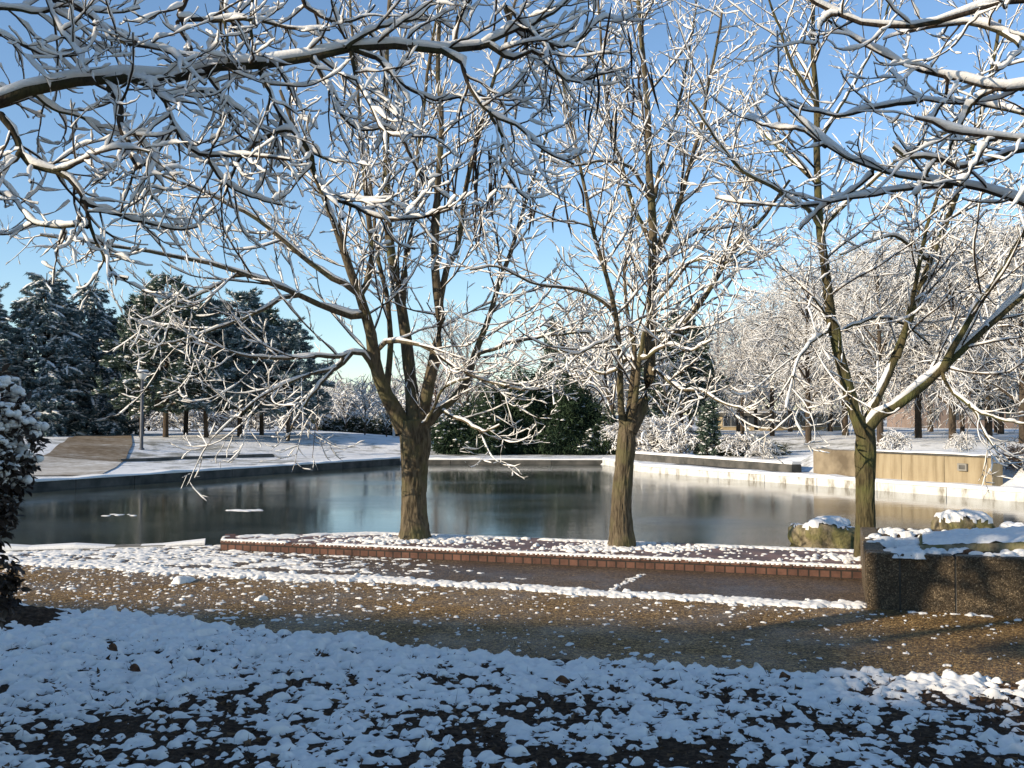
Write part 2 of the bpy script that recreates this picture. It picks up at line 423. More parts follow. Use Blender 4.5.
# ------------------------------------------------------------------ snow lying on the ground
def snowfield(name, x0, x1, y0, y1, cell, blobs, sheetfn=None, zfn=None, keep=None, label=None, z0=0.0, off=0.012, soft=0.55, warp=0.0, blur=0):
    xs = np.arange(x0, x1, cell); ys = np.arange(y0, y1, cell)
    X, Y = np.meshgrid(xs, ys)
    X0, Y0 = X, Y
    if warp: X, Y = X + warp * fbm2(X, Y, 0.09, 61, 3), Y + warp * fbm2(X, Y, 0.08, 62, 3)
    H = np.full(X.shape, -0.02)
    if sheetfn is not None: H = np.maximum(H, sheetfn(X, Y))
    for (bx, by, br, bh) in blobs:
        i0 = max(0, int((bx - br - x0) / cell)); i1 = min(len(xs), int((bx + br - x0) / cell) + 2)
        j0 = max(0, int((by - br - y0) / cell)); j1 = min(len(ys), int((by + br - y0) / cell) + 2)
        if i0 >= i1 or j0 >= j1: continue
        dx = X[j0:j1, i0:i1] - bx; dy = Y[j0:j1, i0:i1] - by
        ph = bx * 37.1 + by * 19.7
        ang = np.arctan2(dy, dx)
        rr = br * (1 + 0.22 * np.sin(2 * ang + ph) + 0.13 * np.sin(3 * ang + ph * 2.3))
        q = np.clip(1 - (dx * dx + dy * dy) / (rr * rr), 0, 1)
        h = np.where(q > 0, bh * q ** soft, -0.02)
        # smooth union with what lies there
        c = H[j0:j1, i0:i1]
        k_ = 0.007
        m = np.maximum(c, h); dd = np.clip(1 - np.abs(c - h) / k_, 0, 1)
        H[j0:j1, i0:i1] = m + np.where((c > -0.01) & (h > -0.01), dd * dd * k_ * 0.25, 0)
    for _ in range(blur):
        P_ = np.pad(H, 1, mode='edge'); H = 0.36 * H + 0.10 * (P_[:-2, 1:-1] + P_[2:, 1:-1] + P_[1:-1, :-2] + P_[1:-1, 2:]) + 0.06 * (P_[:-2, :-2] + P_[2:, 2:] + P_[:-2, 2:] + P_[2:, :-2])
    X, Y = X0, Y0
    if keep is not None: H = np.where(keep(X, Y), H, -0.02)
    vis = np.abs(X) < 0.58 * Y + 0.3
    good = (H > 0.0) & vis
    base = zfn(X, Y) if zfn is not None else z0
    Z = base + np.where(H > 0, H, -off)
    ny_, nx_ = X.shape
    idx = np.arange(nx_ * ny_).reshape(ny_, nx_)
    fm = good[:-1, :-1] | good[:-1, 1:] | good[1:, 1:] | good[1:, :-1]
    Q = np.stack([idx[:-1, :-1], idx[:-1, 1:], idx[1:, 1:], idx[1:, :-1]], -1)[fm]
    used = np.unique(Q); remap = np.full(nx_ * ny_, -1); remap[used] = np.arange(len(used))
    V = np.stack([X, Y, Z], -1).reshape(-1, 3)[used]
    o = mesh(name, V, [remap[Q]], M['snow'])
    tag(o, label, 'snow', kind='stuff')
    return o

rg = np.random.default_rng(3)
def bed_cover(x, y):
    s, t = ST(x, y)
    # full cover at the back of the bed, broken clumps towards the camera
    row = 1.6 / np.maximum(y, 1) * 1000 + 420
    lim = 690 - 0.012 * (x * 1000 / np.maximum(y, 1)) + 14 * fbm2(x, y, 2.0, 8, 2)
    return 1 / (1 + np.exp((row - lim) / 16.0))
blobs = []
n = 70000
bx = rg.uniform(-5.2, 5.2, n); by = rg.uniform(3.6, 9.2, n)
cov = bed_cover(bx, by)
clump = vnoise(bx, by, 0.30, 2, 3)
for i in range(n):
    if abs(bx[i]) > 0.57 * by[i] + 0.2: continue
    p = cov[i] * 0.20 + (1 - cov[i]) * (0.50 if clump[i] > -0.05 else 0.20)
    if rg.random() > p: continue
    q = rg.random()
    r = 0.008 + 0.022 * q * q + (0.016 if rg.random() < 0.06 else 0)
    blobs.append((bx[i], by[i], r, r * rg.uniform(0.6, 1.05) + 0.005 + 0.010 * rg.random() * cov[i]))
def bed_sheet(X, Y):
    c = bed_cover(X, Y)
    n1 = vnoise(X, Y, 0.30, 2, 3); n2 = vnoise(X, Y, 0.085, 5, 4, 0.6); n3 = vnoise(X, Y, 0.045, 7, 2)
    hole = np.clip(vnoise(X, Y, 0.13, 19, 2) - 0.62, 0, 1) * 0.22
    return -0.012 + 0.035 * c + (0.018 - 0.006 * c) * n1 + 0.030 * n2 + 0.015 * n3 - hole
def in_bed(X, Y):
    s, t = ST(X, Y)
    return t < edge_t(s) + 0.07 * fbm2(X, Y, 0.6, 6, 3)
def bed_rise(X, Y):
    s, t = ST(X, Y)
    return 0.012 + 0.05 * sstep(0.0, 0.8, edge_t(s) - t)
snowfield('snow_cover', -5.4, 5.4, 3.9, 9.4, 0.0115, blobs, bed_sheet, None, in_bed, 'lumpy bluish snow over the planting bed in the foreground, broken by dark soil', z0=0.014, soft=0.62, warp=0.010, blur=1)

# crumbs of snow on the gravel path, the ridge along the joint and the film on the left
blobs = []
n = 30000
bx = rg.uniform(-8, 6, n); by = rg.uniform(6.3, 13, n)
for i in range(n):
    s, t = ST(bx[i], by[i])
    if t < 6.4 or t > 9.0: continue
    dens = 0.34 * math.exp(-max(0, s + 5.0) / 3.4) + 0.025
    if t > 8.4: dens += 0.07
    if rg.random() < dens: 
        r = rg.uniform(0.007, 0.017) * (2.2 if rg.random() < 0.05 else 1)
        blobs.append((bx[i], by[i], r, 0.004 + r * 0.3))
for i in range(5200):
    s = rg.uniform(-10, 3.0)
    wv = 9.12 + 0.05 * math.sin(s * 1.3) + 0.03 * math.sin(s * 4)
    if s > 0.2 and rg.random() < (s - 0.2) / 3.0: continue
    if 0.3 < s < 0.55: continue
    t = wv + rg.normal(0, 0.06) * (1.0 + (0.5 if s < -4 else 0))
    x, y = st(s, t); r = rg.uniform(0.012, 0.045)
    blobs.append((x, y, r, r * rg.uniform(0.35, 0.7)))
for i in range(60):                                       # snow in a cross joint of the paving
    q = i / 60.0; x, y = st(-1.95 + 0.10 * q + rg.normal(0, 0.02), 9.35 + 1.0 * q); blobs.append((x, y, rg.uniform(0.008, 0.022), 0.006))
for i in range(260):                                      # slush by the planter
    x, y = st(rg.normal(1.6, 0.7), rg.uniform(8.95, 10.4)); blobs.append((x, y, rg.uniform(0.01, 0.05), 0.01))
for i in range(70):
    x, y = st(rg.uniform(2.4, 4.2), rg.uniform(7.0, 8.3)); blobs.append((x, y, rg.uniform(0.008, 0.02), 0.008))
for (px, py, d_, r) in ((262, 600, 8.95, 0.05), (262, 596, 9.05, 0.03), (180, 580, 9.9, 0.09), (185, 579, 10, 0.07)): 
    p = at(px, py, d_); blobs.append((p[0], p[1], r, r * 0.7))
def film(X, Y):
    s, t = ST(X, Y)
    a = sstep(-4.4, -8.2, s + 0.6 * fbm2(X, Y, 1.7, 12, 3)) * sstep(9.0, 9.3, t) + 0.9 * sstep(-2.6, -4.6, s + 0.5 * fbm2(X, Y, 1.2, 15, 3)) * sstep(9.35, 9.7, t) * 0.75
    return -0.016 + 0.018 * np.clip(a, 0, 1) + 0.006 * vnoise(X, Y, 0.30, 13, 3) + 0.009 * vnoise(X, Y, 0.07, 14, 3)
def not_pond(X, Y):
    d, _, _ = pond_dist(X, Y); s, t = ST(X, Y)
    return ~in_poly(X, Y, POND) & (d > 0.1) & ((t < 10.68) | (s < -7.2)) & ~((s > 0.31) & (t > 9.0) & (X > 2.95))
snowfield('snow_patches', -8.0, 6.0, 6.3, 13.2, 0.0135, blobs, film, None, not_pond, 'thin crumbs and ridges of sunlit snow on the brown gravel path', z0=0.005, warp=0.012)

# ------------------------------------------------------------------ kerbs round the pond
def strip(name, pts, wid, z0, z1, mat, side=1, parent=None, wav=0.0):
    """a solid kerb along a polyline, its water face on the line, its body on the land side"""
    pts = [np.array(p, float) for p in pts]
    res = []
    for a, b in zip(pts[:-1], pts[1:]):
        m = max(2, int(np.linalg.norm(b - a) / 0.5))
        for i in range(m): res.append(a + (b - a) * i / m)
    res.append(pts[-1]); P = np.array(res)
    T = unit(np.gradient(P, axis=0)); N = np.stack([-T[:, 1], T[:, 0]], 1) * side
    n = len(P)
    wv = wav * fbm2(P[:, 0], P[:, 1], 1.3, 21, 3)
    prof = [(0.0, z0, 0), (0.0, z1 - 0.03, 1), (0.03, z1, 1), (wid - 0.03, z1, 1), (wid, z1 - 0.03, 1), (wid, z0, 0)]
    V = []
    for (o, z, k) in prof:
        q = P + N * (o if o > 0 else -0.5 * abs(wav))
        V.append(np.stack([q[:, 0], q[:, 1], np.full(n, z) + k * wv], 1))
    V = np.concatenate(V); Fs = []
    m = len(prof)
    for j in range(m - 1):
        i = np.arange(n - 1); Fs.append(np.stack([j * n + i, j * n + i + 1, (j + 1) * n + i + 1, (j + 1) * n + i], 1))
    Q = np.concatenate(Fs)
    if side > 0: Q = Q[:, ::-1]
    caps = [np.array([[j * n for j in range(m)], [j * n + n - 1 for j in range(m)][::-1]])]
    return mesh(name, V, [Q] + caps, mat, parent, smooth=False)
def kerb(name, pts, mat, z1, label, snow=True, side=1, wid=0.5, snoww=None, snowz=0.05):
    e = empty(name, (0, 0, 0))
    rk = np.random.default_rng(int(abs(pts[0][0]) * 100) + 5)
    for a, b in zip(pts[:-1], pts[1:]):
        a = np.array(a, float); b = np.array(b, float); L = np.linalg.norm(b - a); m = max(1, int(round(L / 2.0))); t_ = (b - a) / L
        for i in range(m):
            strip('kerbstone', [a + t_ * (L * i / m + 0.010), a + t_ * (L * (i + 1) / m - 0.010)], wid, -0.9, z1 + rk.normal(0, 0.006), mat, side, e)
    if snow:
        s_ = strip('snow', pts, snoww or wid * 0.97, z1 - 0.01, z1 + snowz, M['bsnow'], side, e, wav=0.028)
        s_.location = (0, 0, 0)
    return tag(e, label, 'kerb', 'concrete kerbs round the pond')
kerb('pond_kerb', [POND[1], POND[2]], M['concrete_dark'], 0.03, 'dark concrete kerb along the left bank of the pond, below the ramp', side=1, wid=0.6)
kerb('pond_kerb', [POND[2], POND[3]], M['concrete_dark'], -0.03, 'low dark kerb at the far end of the pond, below the dark evergreen bush', side=1, wid=0.6)
kerb('pond_kerb', [POND[3], POND[4], POND[5], POND[6]], M['frost'], 0.0, 'bright frost-white kerb along the right bank of the pond', side=1, wid=0.55, snowz=0.07)
kerb('pond_kerb', [(-15.9, 9.93), (-3.95, 12.96)], M['concrete'], 0.03, 'snow-capped kerb at the near left edge of the pond, left of the brick platform', side=-1, wid=0.26, snowz=0.028)
# far terrace low wall to the right of the evergreen bush
pa = at(618, 470, 46.0); pb = at(812, 470, 30.3)
e = empty('terrace_wall', (0, 0, 0))
strip('wall_body', [(4.9, 41.0), (8.75, 30.3)], 0.35, -0.2, 0.26, M['concrete_dark'], -1, e)
strip('snow', [(4.9, 41.0), (8.75, 30.3)], 0.34, 0.263, 0.34, M['bsnow'], -1, e, wav=0.02)
tag(e, 'low dark wall with a snow cap running behind the right bank walkway', 'wall')
# walkway on right bank
def walk_strip(name, A, B, w0, w1, z, mat):
    A = np.array(A); B = np.array(B); T = unit(B - A); N = np.array([T[1], -T[0]]) * -1
    return sheet(name, [tuple(A - N * w0), tuple(B - N * w0), tuple(B - N * w1), tuple(A - N * w1)], z, mat)
walk_strip('walkway', (4.9, 35.6), (11.6, 22.6), -0.56, -1.9, 0.02, M['concrete_dark'])

# retaining wall on the right bank
e = empty('retaining_wall', (0, 0, 0))
A = np.array(WALL[0]); B = np.array(WALL[1]); T = (B - A) / np.linalg.norm(B - A)
m1 = A + T * 2.05
LB = np.linalg.norm(B - m1)
for i in range(3): strip('wall_panel', [m1 + T * (LB * i / 3 + 0.008), m1 + T * (LB * (i + 1) / 3 - 0.008)], 0.35, -0.2, 0.70, M['beige'], 1, e)
tag(strip('wall_body', [A, m1 - T * 0.05], 0.45, -0.2, 0.74, M['tan_block'], 1, e), 'browner end block of the wall')
strip('coping', [m1, B], 0.40, 0.703, 0.75, M['concrete_dark'], 1, e)
mb = MB(); q = A + T * 5.55; ang = math.atan2(T[1], T[0])
mb.box((-0.14, -0.06, 0.36), (0.14, 0.02, 0.54), ang, (q[0], q[1], 0)); 
b_ = mb.build('vent_frame', M['concrete'], e)
mb = MB(); mb.box((-0.09, -0.065, 0.40), (0.09, -0.055, 0.5), ang, (q[0], q[1], 0)); mb.build('vent_opening', M['concrete_dark'], b_)
strip('snow', [m1 + T * 0.1, B], 0.36, 0.753, 0.79, M['bsnow'], 1, e, wav=0.02)
tag(e, 'sunlit beige retaining wall with a small vent on the right bank', 'wall')

# brick edged platform with the three trees
e = empty('brick_platform', (0, 0, 0))
fl = st(-7.13, 10.7); fr = st(3.1, 10.7); br_ = st(3.1, 12.1); bm_ = np.array([-1.5, 13.25]); bl = np.array([-3.75, 12.95])
H = 0.12
mb = MB(); a = math.atan2(E1[1], E1[0])
L = np.linalg.norm(fr - fl)
mb.box((0, 0, 0), (L, 0.13, H), 0, (0, 0, 0)); o = mb.build('brick_edge', M['brick'], e); o.location = (fl[0], fl[1], 0); o.rotation_euler = (0, 0, a)
L2 = np.linalg.norm(bl - fl); mb = MB(); mb.box((0, -0.13, 0), (L2 - 0.02, 0, H - 0.002)); o = mb.build('brick_edge', M['brick'], e); o.location = (fl[0] + 0.012, fl[1] + 0.14, 0); o.rotation_euler = (0, 0, math.atan2(bl[1] - fl[1], bl[0] - fl[0]))
inner = [fl + E2 * 0.125 + E1 * 0.1, fr + E2 * 0.125, br_, bm_, bl + np.array([0.12, 0])]
V = [(p[0], p[1], H - 0.004) for p in inner] + [(p[0], p[1], -0.8) for p in inner]; n = len(inner)
Fs = [tuple(range(n))] + [(i, i + n, (i + 1) % n + n, (i + 1) % n) for i in range(n)]
mb = MB(); mb.add(V, Fs); mb.build('paving_top', M['plat'], e)
tag(e, 'low red brick platform carrying the three catalpa trees at the water edge', 'platform')
blobs = []
for i in range(3600):
    s = rg.uniform(-7.1, 1.0); t = 10.72 + abs(rg.normal(0, 0.035)) if rg.random() < 0.5 else 12.03 - abs(rg.normal(0, 0.045))
    if fbm2(np.array([s]), np.array([t]), 1.5, 31, 2)[0] < -0.5: continue
    x, y = st(s, t); blobs.append((x, y, rg.uniform(0.012, 0.036), 0.016))
TREE_S = [(-1.24, 12.5), (1.29, 11.75), (3.86, 10.9)]
for (x, y), n in zip(TREE_S, (420, 360, 160)):
    for i in range(n):
        blobs.append((x + rg.normal(0.05, 0.42), y + rg.normal(-0.12, 0.16), rg.uniform(0.012, 0.04), rg.uniform(0.012, 0.03)))
for i in range(1100):
    s, t = rg.uniform(-7, 1.3), rg.uniform(10.8, 12.0); x, y = st(s, t)
    if rg.random() < 0.4: blobs.append((x, y, rg.uniform(0.010, 0.026), 0.008))
def plat_film(X, Y):
    s, t = ST(X, Y); c = sstep(-4.6, -6.6, s + 0.4 * fbm2(X, Y, 0.9, 17, 3)) * 0.8 + 0.45 * sstep(11.6, 12.0, t)
    return -0.016 + 0.022 * np.clip(c, 0, 1) + 0.010 * vnoise(X, Y, 0.2, 18, 4)
def on_plat(X, Y):
    return in_poly(X, Y, np.array([fl + E1 * 0.01 + E2 * 0.01, fr, br_, bm_, bl + np.array([0.03, -0.03])])) 
snowfield('platform_snow', -4.2, 6.4, 9.6, 13.5, 0.015, blobs, plat_film, None, on_plat, 'scattered snow on the brick platform and round its tree trunks', z0=H, off=0.01)

# ------------------------------------------------------------------ growing trees
def resample(P, n):
    P = np.asarray(P, float)
    # Catmull-Rom through the points, then even spacing
    Q = np.concatenate([[2 * P[0] - P[1]], P, [2 * P[-1] - P[-2]]]); out = []
    for i in range(len(P) - 1):
        p0, p1, p2, p3 = Q[i:i + 4]
        for t in np.linspace(0, 1, 8, endpoint=False):
            out.append(0.5 * ((2 * p1) + (p2 - p0) * t + (2 * p0 - 5 * p1 + 4 * p2 - p3) * t * t + (3 * p1 - p0 - 3 * p2 + p3) * t ** 3))
    out.append(P[-1]); out = np.array(out)
    s = np.concatenate([[0], np.cumsum(np.linalg.norm(np.diff(out, axis=0), axis=1))])
    u = np.linspace(0, s[-1], n)
    return np.stack([np.interp(u, s, out[:, k]) for k in range(3)], 1)

def frames(P):
    T = unit(np.gradient(P, axis=1))
    ref = np.zeros_like(T); ref[..., 2] = 1.0
    vert = np.abs(T[..., 2]) > 0.985
    ref[vert] = (1, 0, 0)
    N1 = unit(np.cross(T, ref)); N2 = unit(np.cross(N1, T))     # N2 points up
    return T, N1, N2
def tubes(P, Rr, sides, cap=True):
    """P (M,n,3), Rr (M,n) -> verts, quads (+ end fans)"""
    Mn, n, _ = P.shape
    T, N1, N2 = frames(P)
    a = np.linspace(0, 2 * math.pi, sides, endpoint=False)
    V = P[:, :, None, :] + Rr[:, :, None, None] * (np.cos(a)[None, None, :, None] * N1[:, :, None, :] + np.sin(a)[None, None, :, None] * N2[:, :, None, :])
    V = V.reshape(-1, 3)
    return V, tube_faces(Mn, n, sides)
def tube_faces(Mn, n, sides):
    i = np.arange(n - 1); k = np.arange(sides); k2 = (k + 1) % sides
    b = (np.arange(Mn) * n * sides)[:, None, None]
    a0 = b + (i * sides)[None, :, None] + k[None, None, :]; a1 = b + (i * sides)[None, :, None] + k2[None, None, :]
    return np.stack([a0, a1, a1 + sides, a0 + sides], -1).reshape(-1, 4)
def snow_tubes(P, Rr, rng, a, b, sides=5, thresh=0.30, lump=0.45, tmax=0.05, gap=0.12, tilt=None):
    """a ridge of snow along the upper side of every branch"""
    Mn, n, _ = P.shape
    T, N1, N2 = frames(P)
    hor = np.sqrt(np.clip(1 - T[..., 2] ** 2, 0, 1))
    keep = sstep(thresh, min(0.95, thresh + 0.45), hor)
    nz = rng.normal(0, 1, (Mn, n)); nz = nz + 0.7 * np.roll(nz, 1, axis=1); nz = np.clip(nz / 1.2, -1.6, 1.9)
    t = np.clip(a + b * Rr, 0, tmax) * (1 + lump * nz)
    t = np.maximum(t, 0) * keep
    t = np.where(rng.random((Mn, n)) < gap, t * 0.12, t)
    t[:, 0] *= 0.6; t[:, -1] *= 0.7
    U = N2
    if tilt is not None:
        U = unit(N2 + N1 * tilt[:, None, None] * np.sign(N1[..., 0:1]))
    W = np.cross(T, U)
    C = P + U * (Rr * 0.55 + t * 0.55)[..., None]
    rw = np.where(t > 0.0006, Rr * 0.55 + t * 0.62, Rr * 0.1); rh = np.where(t > 0.0006, t * 0.75 + Rr * 0.2, Rr * 0.1)
    an = np.linspace(0, 2 * math.pi, sides, endpoint=False)
    V = C[:, :, None, :] + rw[:, :, None, None] * np.cos(an)[None, None, :, None] * W[:, :, None, :] + rh[:, :, None, None] * np.sin(an)[None, None, :, None] * U[:, :, None, :]
    return V.reshape(-1, 3), tube_faces(Mn, n, sides)

def spawn(P, Rr, rng, spacing, f0, f1, l0, l1, angle, n, wob, trop, rfac, rmin, rmax, planar=0.0, curl=0.0, side_view=0.0):
    """children growing off the branches P; all arrays"""
    Mn, np_, _ = P.shape
    seg = np.linalg.norm(np.diff(P, axis=1), axis=2); Ls = seg.sum(1)
    cnt = np.maximum(1, np.round(Ls * (f1 - f0) / spacing + rng.uniform(-0.5, 0.5, Mn))).astype(int)
    par = np.repeat(np.arange(Mn), cnt); K = len(par)
    start = np.concatenate([[0], np.cumsum(cnt)[:-1]]); order = np.arange(K) - np.repeat(start, cnt)
    f = f0 + (f1 - f0) * np.clip((order + rng.uniform(0.1, 0.9, K)) / cnt[par], 0, 1)
    u = f * (np_ - 1); i = np.minimum(u.astype(int), np_ - 2); w_ = (u - i)[:, None]
    A = P[par, i]; B = P[par, i + 1]
    p0 = A * (1 - w_) + B * w_; T = unit(B - A); rp = Rr[par, i] * (1 - w_[:, 0]) + Rr[par, i + 1] * w_[:, 0]
    rnd = unit(rng.normal(0, 1, (K, 3)))
    perp = unit(rnd - T * (rnd * T).sum(1, keepdims=True))
    if planar > 0:                                   # favour sideways shoots over up / down
        perp[:, 2] *= (1 - planar); perp = unit(perp - T * (perp * T).sum(1, keepdims=True))
    if side_view > 0:
        perp[:, 1] *= (1 - side_view); perp = unit(perp - T * (perp * T).sum(1, keepdims=True))
    an = np.radians(rng.normal(angle, 12, K))[:, None]
    D = unit(T * np.cos(an) + perp * np.sin(an))
    L = (l0 + (l1 - l0) * ((f - f0) / max(1e-6, f1 - f0))) * rng.uniform(0.55, 1.25, K)
    out = np.zeros((K, n, 3)); out[:, 0] = p0; st_ = (L / (n - 1))[:, None]
    up = np.array([0, 0, 1.0]); c_ax = unit(rng.normal(0, 1, (K, 3)))
    for j in range(1, n):
        D = unit(D + rng.normal(0, wob, (K, 3)) + up * (trop if np.isscalar(trop) else trop[j]) + np.cross(c_ax, D) * curl)
        out[:, j] = out[:, j - 1] + D * st_
    r0 = np.clip(rp * rfac, rmin, rmax)
    rad = r0[:, None] * np.linspace(1, 0.45, n)[None, :]
    return out, rad

class Tree:
    def __init__(s, name, base, label, cat, group, seed, mat_tr, mat_tw, snow_mat=None):
        s.root = empty(name, base); s.base = np.array(base, float); s.rng = np.random.default_rng(seed)
        tag(s.root, label, cat, group); s.mt, s.mw = mat_tr, mat_tw; s.sv = []; s.sf = []; s.cv = []; s.cf = []; s.sn = 0; s.cn = 0
    def solid(s, name, P, Rr, sides, label=None):
        P = np.asarray(P)[None]; Rr = np.asarray(Rr)[None]
        V, Q = tubes(P, Rr, sides)
        n = P.shape[1]; end = np.array([[(n - 1) * sides + k for k in range(sides)]])
        o = mesh(name, V, [Q, end], s.mt, s.root, True, s.base)
        if label: o['label'] = label
        return o
    def crown(s, P, Rr, sides):
        V, Q = tubes(P, Rr, sides); s.cv.append(V); s.cf.append(Q + s.cn); s.cn += len(V)
    def snow(s, P, Rr, **kw):
        V, Q = snow_tubes(P, Rr, s.rng, **kw); s.sv.append(V); s.sf.append(Q + s.sn); s.sn += len(V)
    def finish(s, crown_name='crown', snow_mat=None):
        if s.cv: mesh(crown_name, np.concatenate(s.cv), [np.concatenate(s.cf)], s.mw, s.root, True, s.base)
        if s.sv: mesh('snow', np.concatenate(s.sv), [np.concatenate(s.sf)], snow_mat or M['bsnow'], s.root, True, s.base)

def traced(limbs, d0):
    """limbs: (parent, [(px,py)...], w0, w1, depth change) -> list of (P (n,3), R (n))"""
    out = []
    for (par, pts, w0, w1, dd) in limbs:
        if par is None: ds = d0
        elif isinstance(par, float): ds = par
        else:
            Pp, _, px = out[par]
            k_ = np.argmin(np.hypot(px[:, 0] - pts[0][0], px[:, 1] - pts[0][1])); ds = Pp[k_][1]
        m = len(pts); cl = np.concatenate([[0], np.cumsum([math.dist(pts[i], pts[i + 1]) for i in range(m - 1)])]); cl = cl / cl[-1]
        P = resample([at(p[0], p[1], ds + dd * c_) for p, c_ in zip(pts, cl)], 18)
        if par is not None and not isinstance(par, float):
            Pp = out[par][0]; q = Pp[np.argmin(np.linalg.norm(Pp - P[0], axis=1))]
            if np.linalg.norm(q - P[0]) < 0.25: P[0] = q
        c_ = np.linspace(0, 1, 18)
        Rr = (w0 + (w1 * 0.8 - w0) * c_ ** 0.55) * 0.5 * P[:, 1] / F
        dpx = np.stack([512 + P[:, 0] / P[:, 1] * F, np.interp(c_, cl, [p[1] for p in pts])], 1)
        out.append((P, Rr, dpx))
    return out
def wiggle(P, rng, a):
    n = len(P); w_ = np.cumsum(rng.normal(0, a, (n, 3)), axis=0); w_ -= np.linspace(0, 1, n)[:, None] * w_[-1]
    return P + w_

POD = None
def pods(tree, spots, rng, parent_d):
    """long dark seed pods of the catalpa, hanging in clusters"""
    global POD
    if POD is None:
        n = 7; z = np.linspace(0, -1, n); P = np.stack([0.03 * np.sin(z * 3), 0.02 * np.sin(z * 2 + 1), z], 1)[None]
        rr = np.array([[0.25, 0.7, 1.0, 1.0, 0.95, 0.8, 0.2]]) * 0.0085
        V, Q = tubes(P, rr, 5); me = mesh('seed_pod', V, [Q], M['pod']); POD = me.data; bpy.data.objects.remove(me)
    for (px, py, ln, cnt) in spots:
        c = at(px, py, parent_d)
        for i in range(cnt):
            o = bpy.data.objects.new('seed_pod', POD); COL.objects.link(o); o.parent = tree.root
            o.location = Vector(c - tree.base) + Vector((rng.normal(0, 0.11), rng.normal(0, 0.15), rng.normal(0, 0.09)))
            l = ln / F * parent_d * rng.uniform(0.75, 1.15); k_ = rng.uniform(0.8, 1.2)* parent_d / 8.0
            o.scale = (k_, k_, l); o.rotation_euler = (rng.normal(0, 0.10), rng.normal(0, 0.10), rng.uniform(0, 6))

def catalpa(name, base, label, seed, trunk_px, limbs, d0, snow_on_trunk=None, tw=1.0, mt='bark', extra_kids=1.0):
    t = Tree(name, base, label, 'tree', 'catalpa trees in a row on the brick platform', seed, M[mt], M['twig'])
    rng = t.rng
    # trunk: flared, slightly uneven
    P = resample([at(p[0], p[1], d0) for p in trunk_px], 14); wd = 0.92 * np.interp(np.linspace(0, 1, 14), np.linspace(0, 1, len(trunk_px)), [p[2] for p in trunk_px])
    P[0, 2] = base[2] - 0.03
    sides = 84; nr = 90; P = resample(P, nr); wd = np.interp(np.linspace(0, 1, nr), np.linspace(0, 1, 14), wd)
    V, Q = tubes(P[None], (wd * 0.5 * d0 / F)[None], sides)
    V = V.reshape(nr, sides, 3); c_ = P[:, None, :]
    an = np.linspace(0, 2 * math.pi, sides, endpoint=False); hz = np.linspace(0, 1, nr)[:, None]
    bump = 1 + 0.05 * np.sin(an * 3 + 1 + seed)[None, :] + 0.035 * np.sin(an * 5 + hz * 3) + 0.12 * np.exp(-hz * 11) * (1 + np.sin(an * 5 + seed))[None, :]
    rel = np.zeros((nr, sides))
    for i in range(nr):
        for k_ in range(sides):
            v = Vector((math.cos(an[k_]) * 3.2, math.sin(an[k_]) * 3.2, P[i, 2] * 2.6 + seed)); rel[i, k_] = abs(mnoise.noise(v * 1.5)) * 1.0 + abs(mnoise.noise(v * 3.3)) * 0.6
    bump = bump + 0.16 * (np.clip(rel, 0, 0.7) - 0.35)
    V = (c_ + (V - c_) * bump[..., None]).reshape(-1, 3)
    mesh('trunk', V, [Q, np.array([[(nr - 1) * sides + k for k in range(sides)]])], t.mt, t.root, True, t.base)
    tr = traced([(a_, b_, c0 * 0.9, c1_, dd_) for (a_, b_, c0, c1_, dd_) in limbs], d0)
    PL = np.stack([wiggle(p, rng, 0.008) for p, r, _ in tr]); RL = np.stack([r for p, r, _ in tr])
    for i in range(len(PL)): t.solid('limb', PL[i], RL[i], 10)
    t.snow(PL, RL, a=0.010, b=0.55, sides=6, thresh=0.30, lump=0.35, tmax=0.045, gap=0.05)
    c1, r1 = spawn(PL, RL, rng, 0.20 / extra_kids, 0.2, 1.0, 1.4, 0.6, 46, 12, 0.07, [0.0, 0, 0.0, 0.0, 0.02, 0.03, 0.05, 0.07, 0.1, 0.12, 0.14, 0.16], 0.42, 0.0042, 0.012, planar=0.25, curl=0.05)
    c2, r2 = spawn(c1, r1, rng, 0.145, 0.15, 1.0, 0.5, 0.22, 46, 8, 0.09, 0.06, 0.6, 0.003, 0.0058, curl=0.10)
    c3, r3 = spawn(c2, r2, rng, 0.125, 0.25, 1.0, 0.18, 0.09, 46, 4, 0.12, 0.08, 0.7, 0.0024, 0.0034)
    for (c_, r_, sd) in ((c1, r1, 5), (c2, r2, 4), (c3, r3, 3)): t.crown(c_, r_, sd)
    t.snow(c1, r1, a=0.0080 * tw, b=0.5, sides=5, thresh=0.05, lump=0.5)
    t.snow(c2, r2, a=0.0067 * tw, b=0.5, sides=4, thresh=0.0, lump=0.6)
    t.snow(c3, r3, a=0.0058 * tw, b=0.4, sides=4, thresh=-0.2, lump=0.6)
    t.finish()
    return t

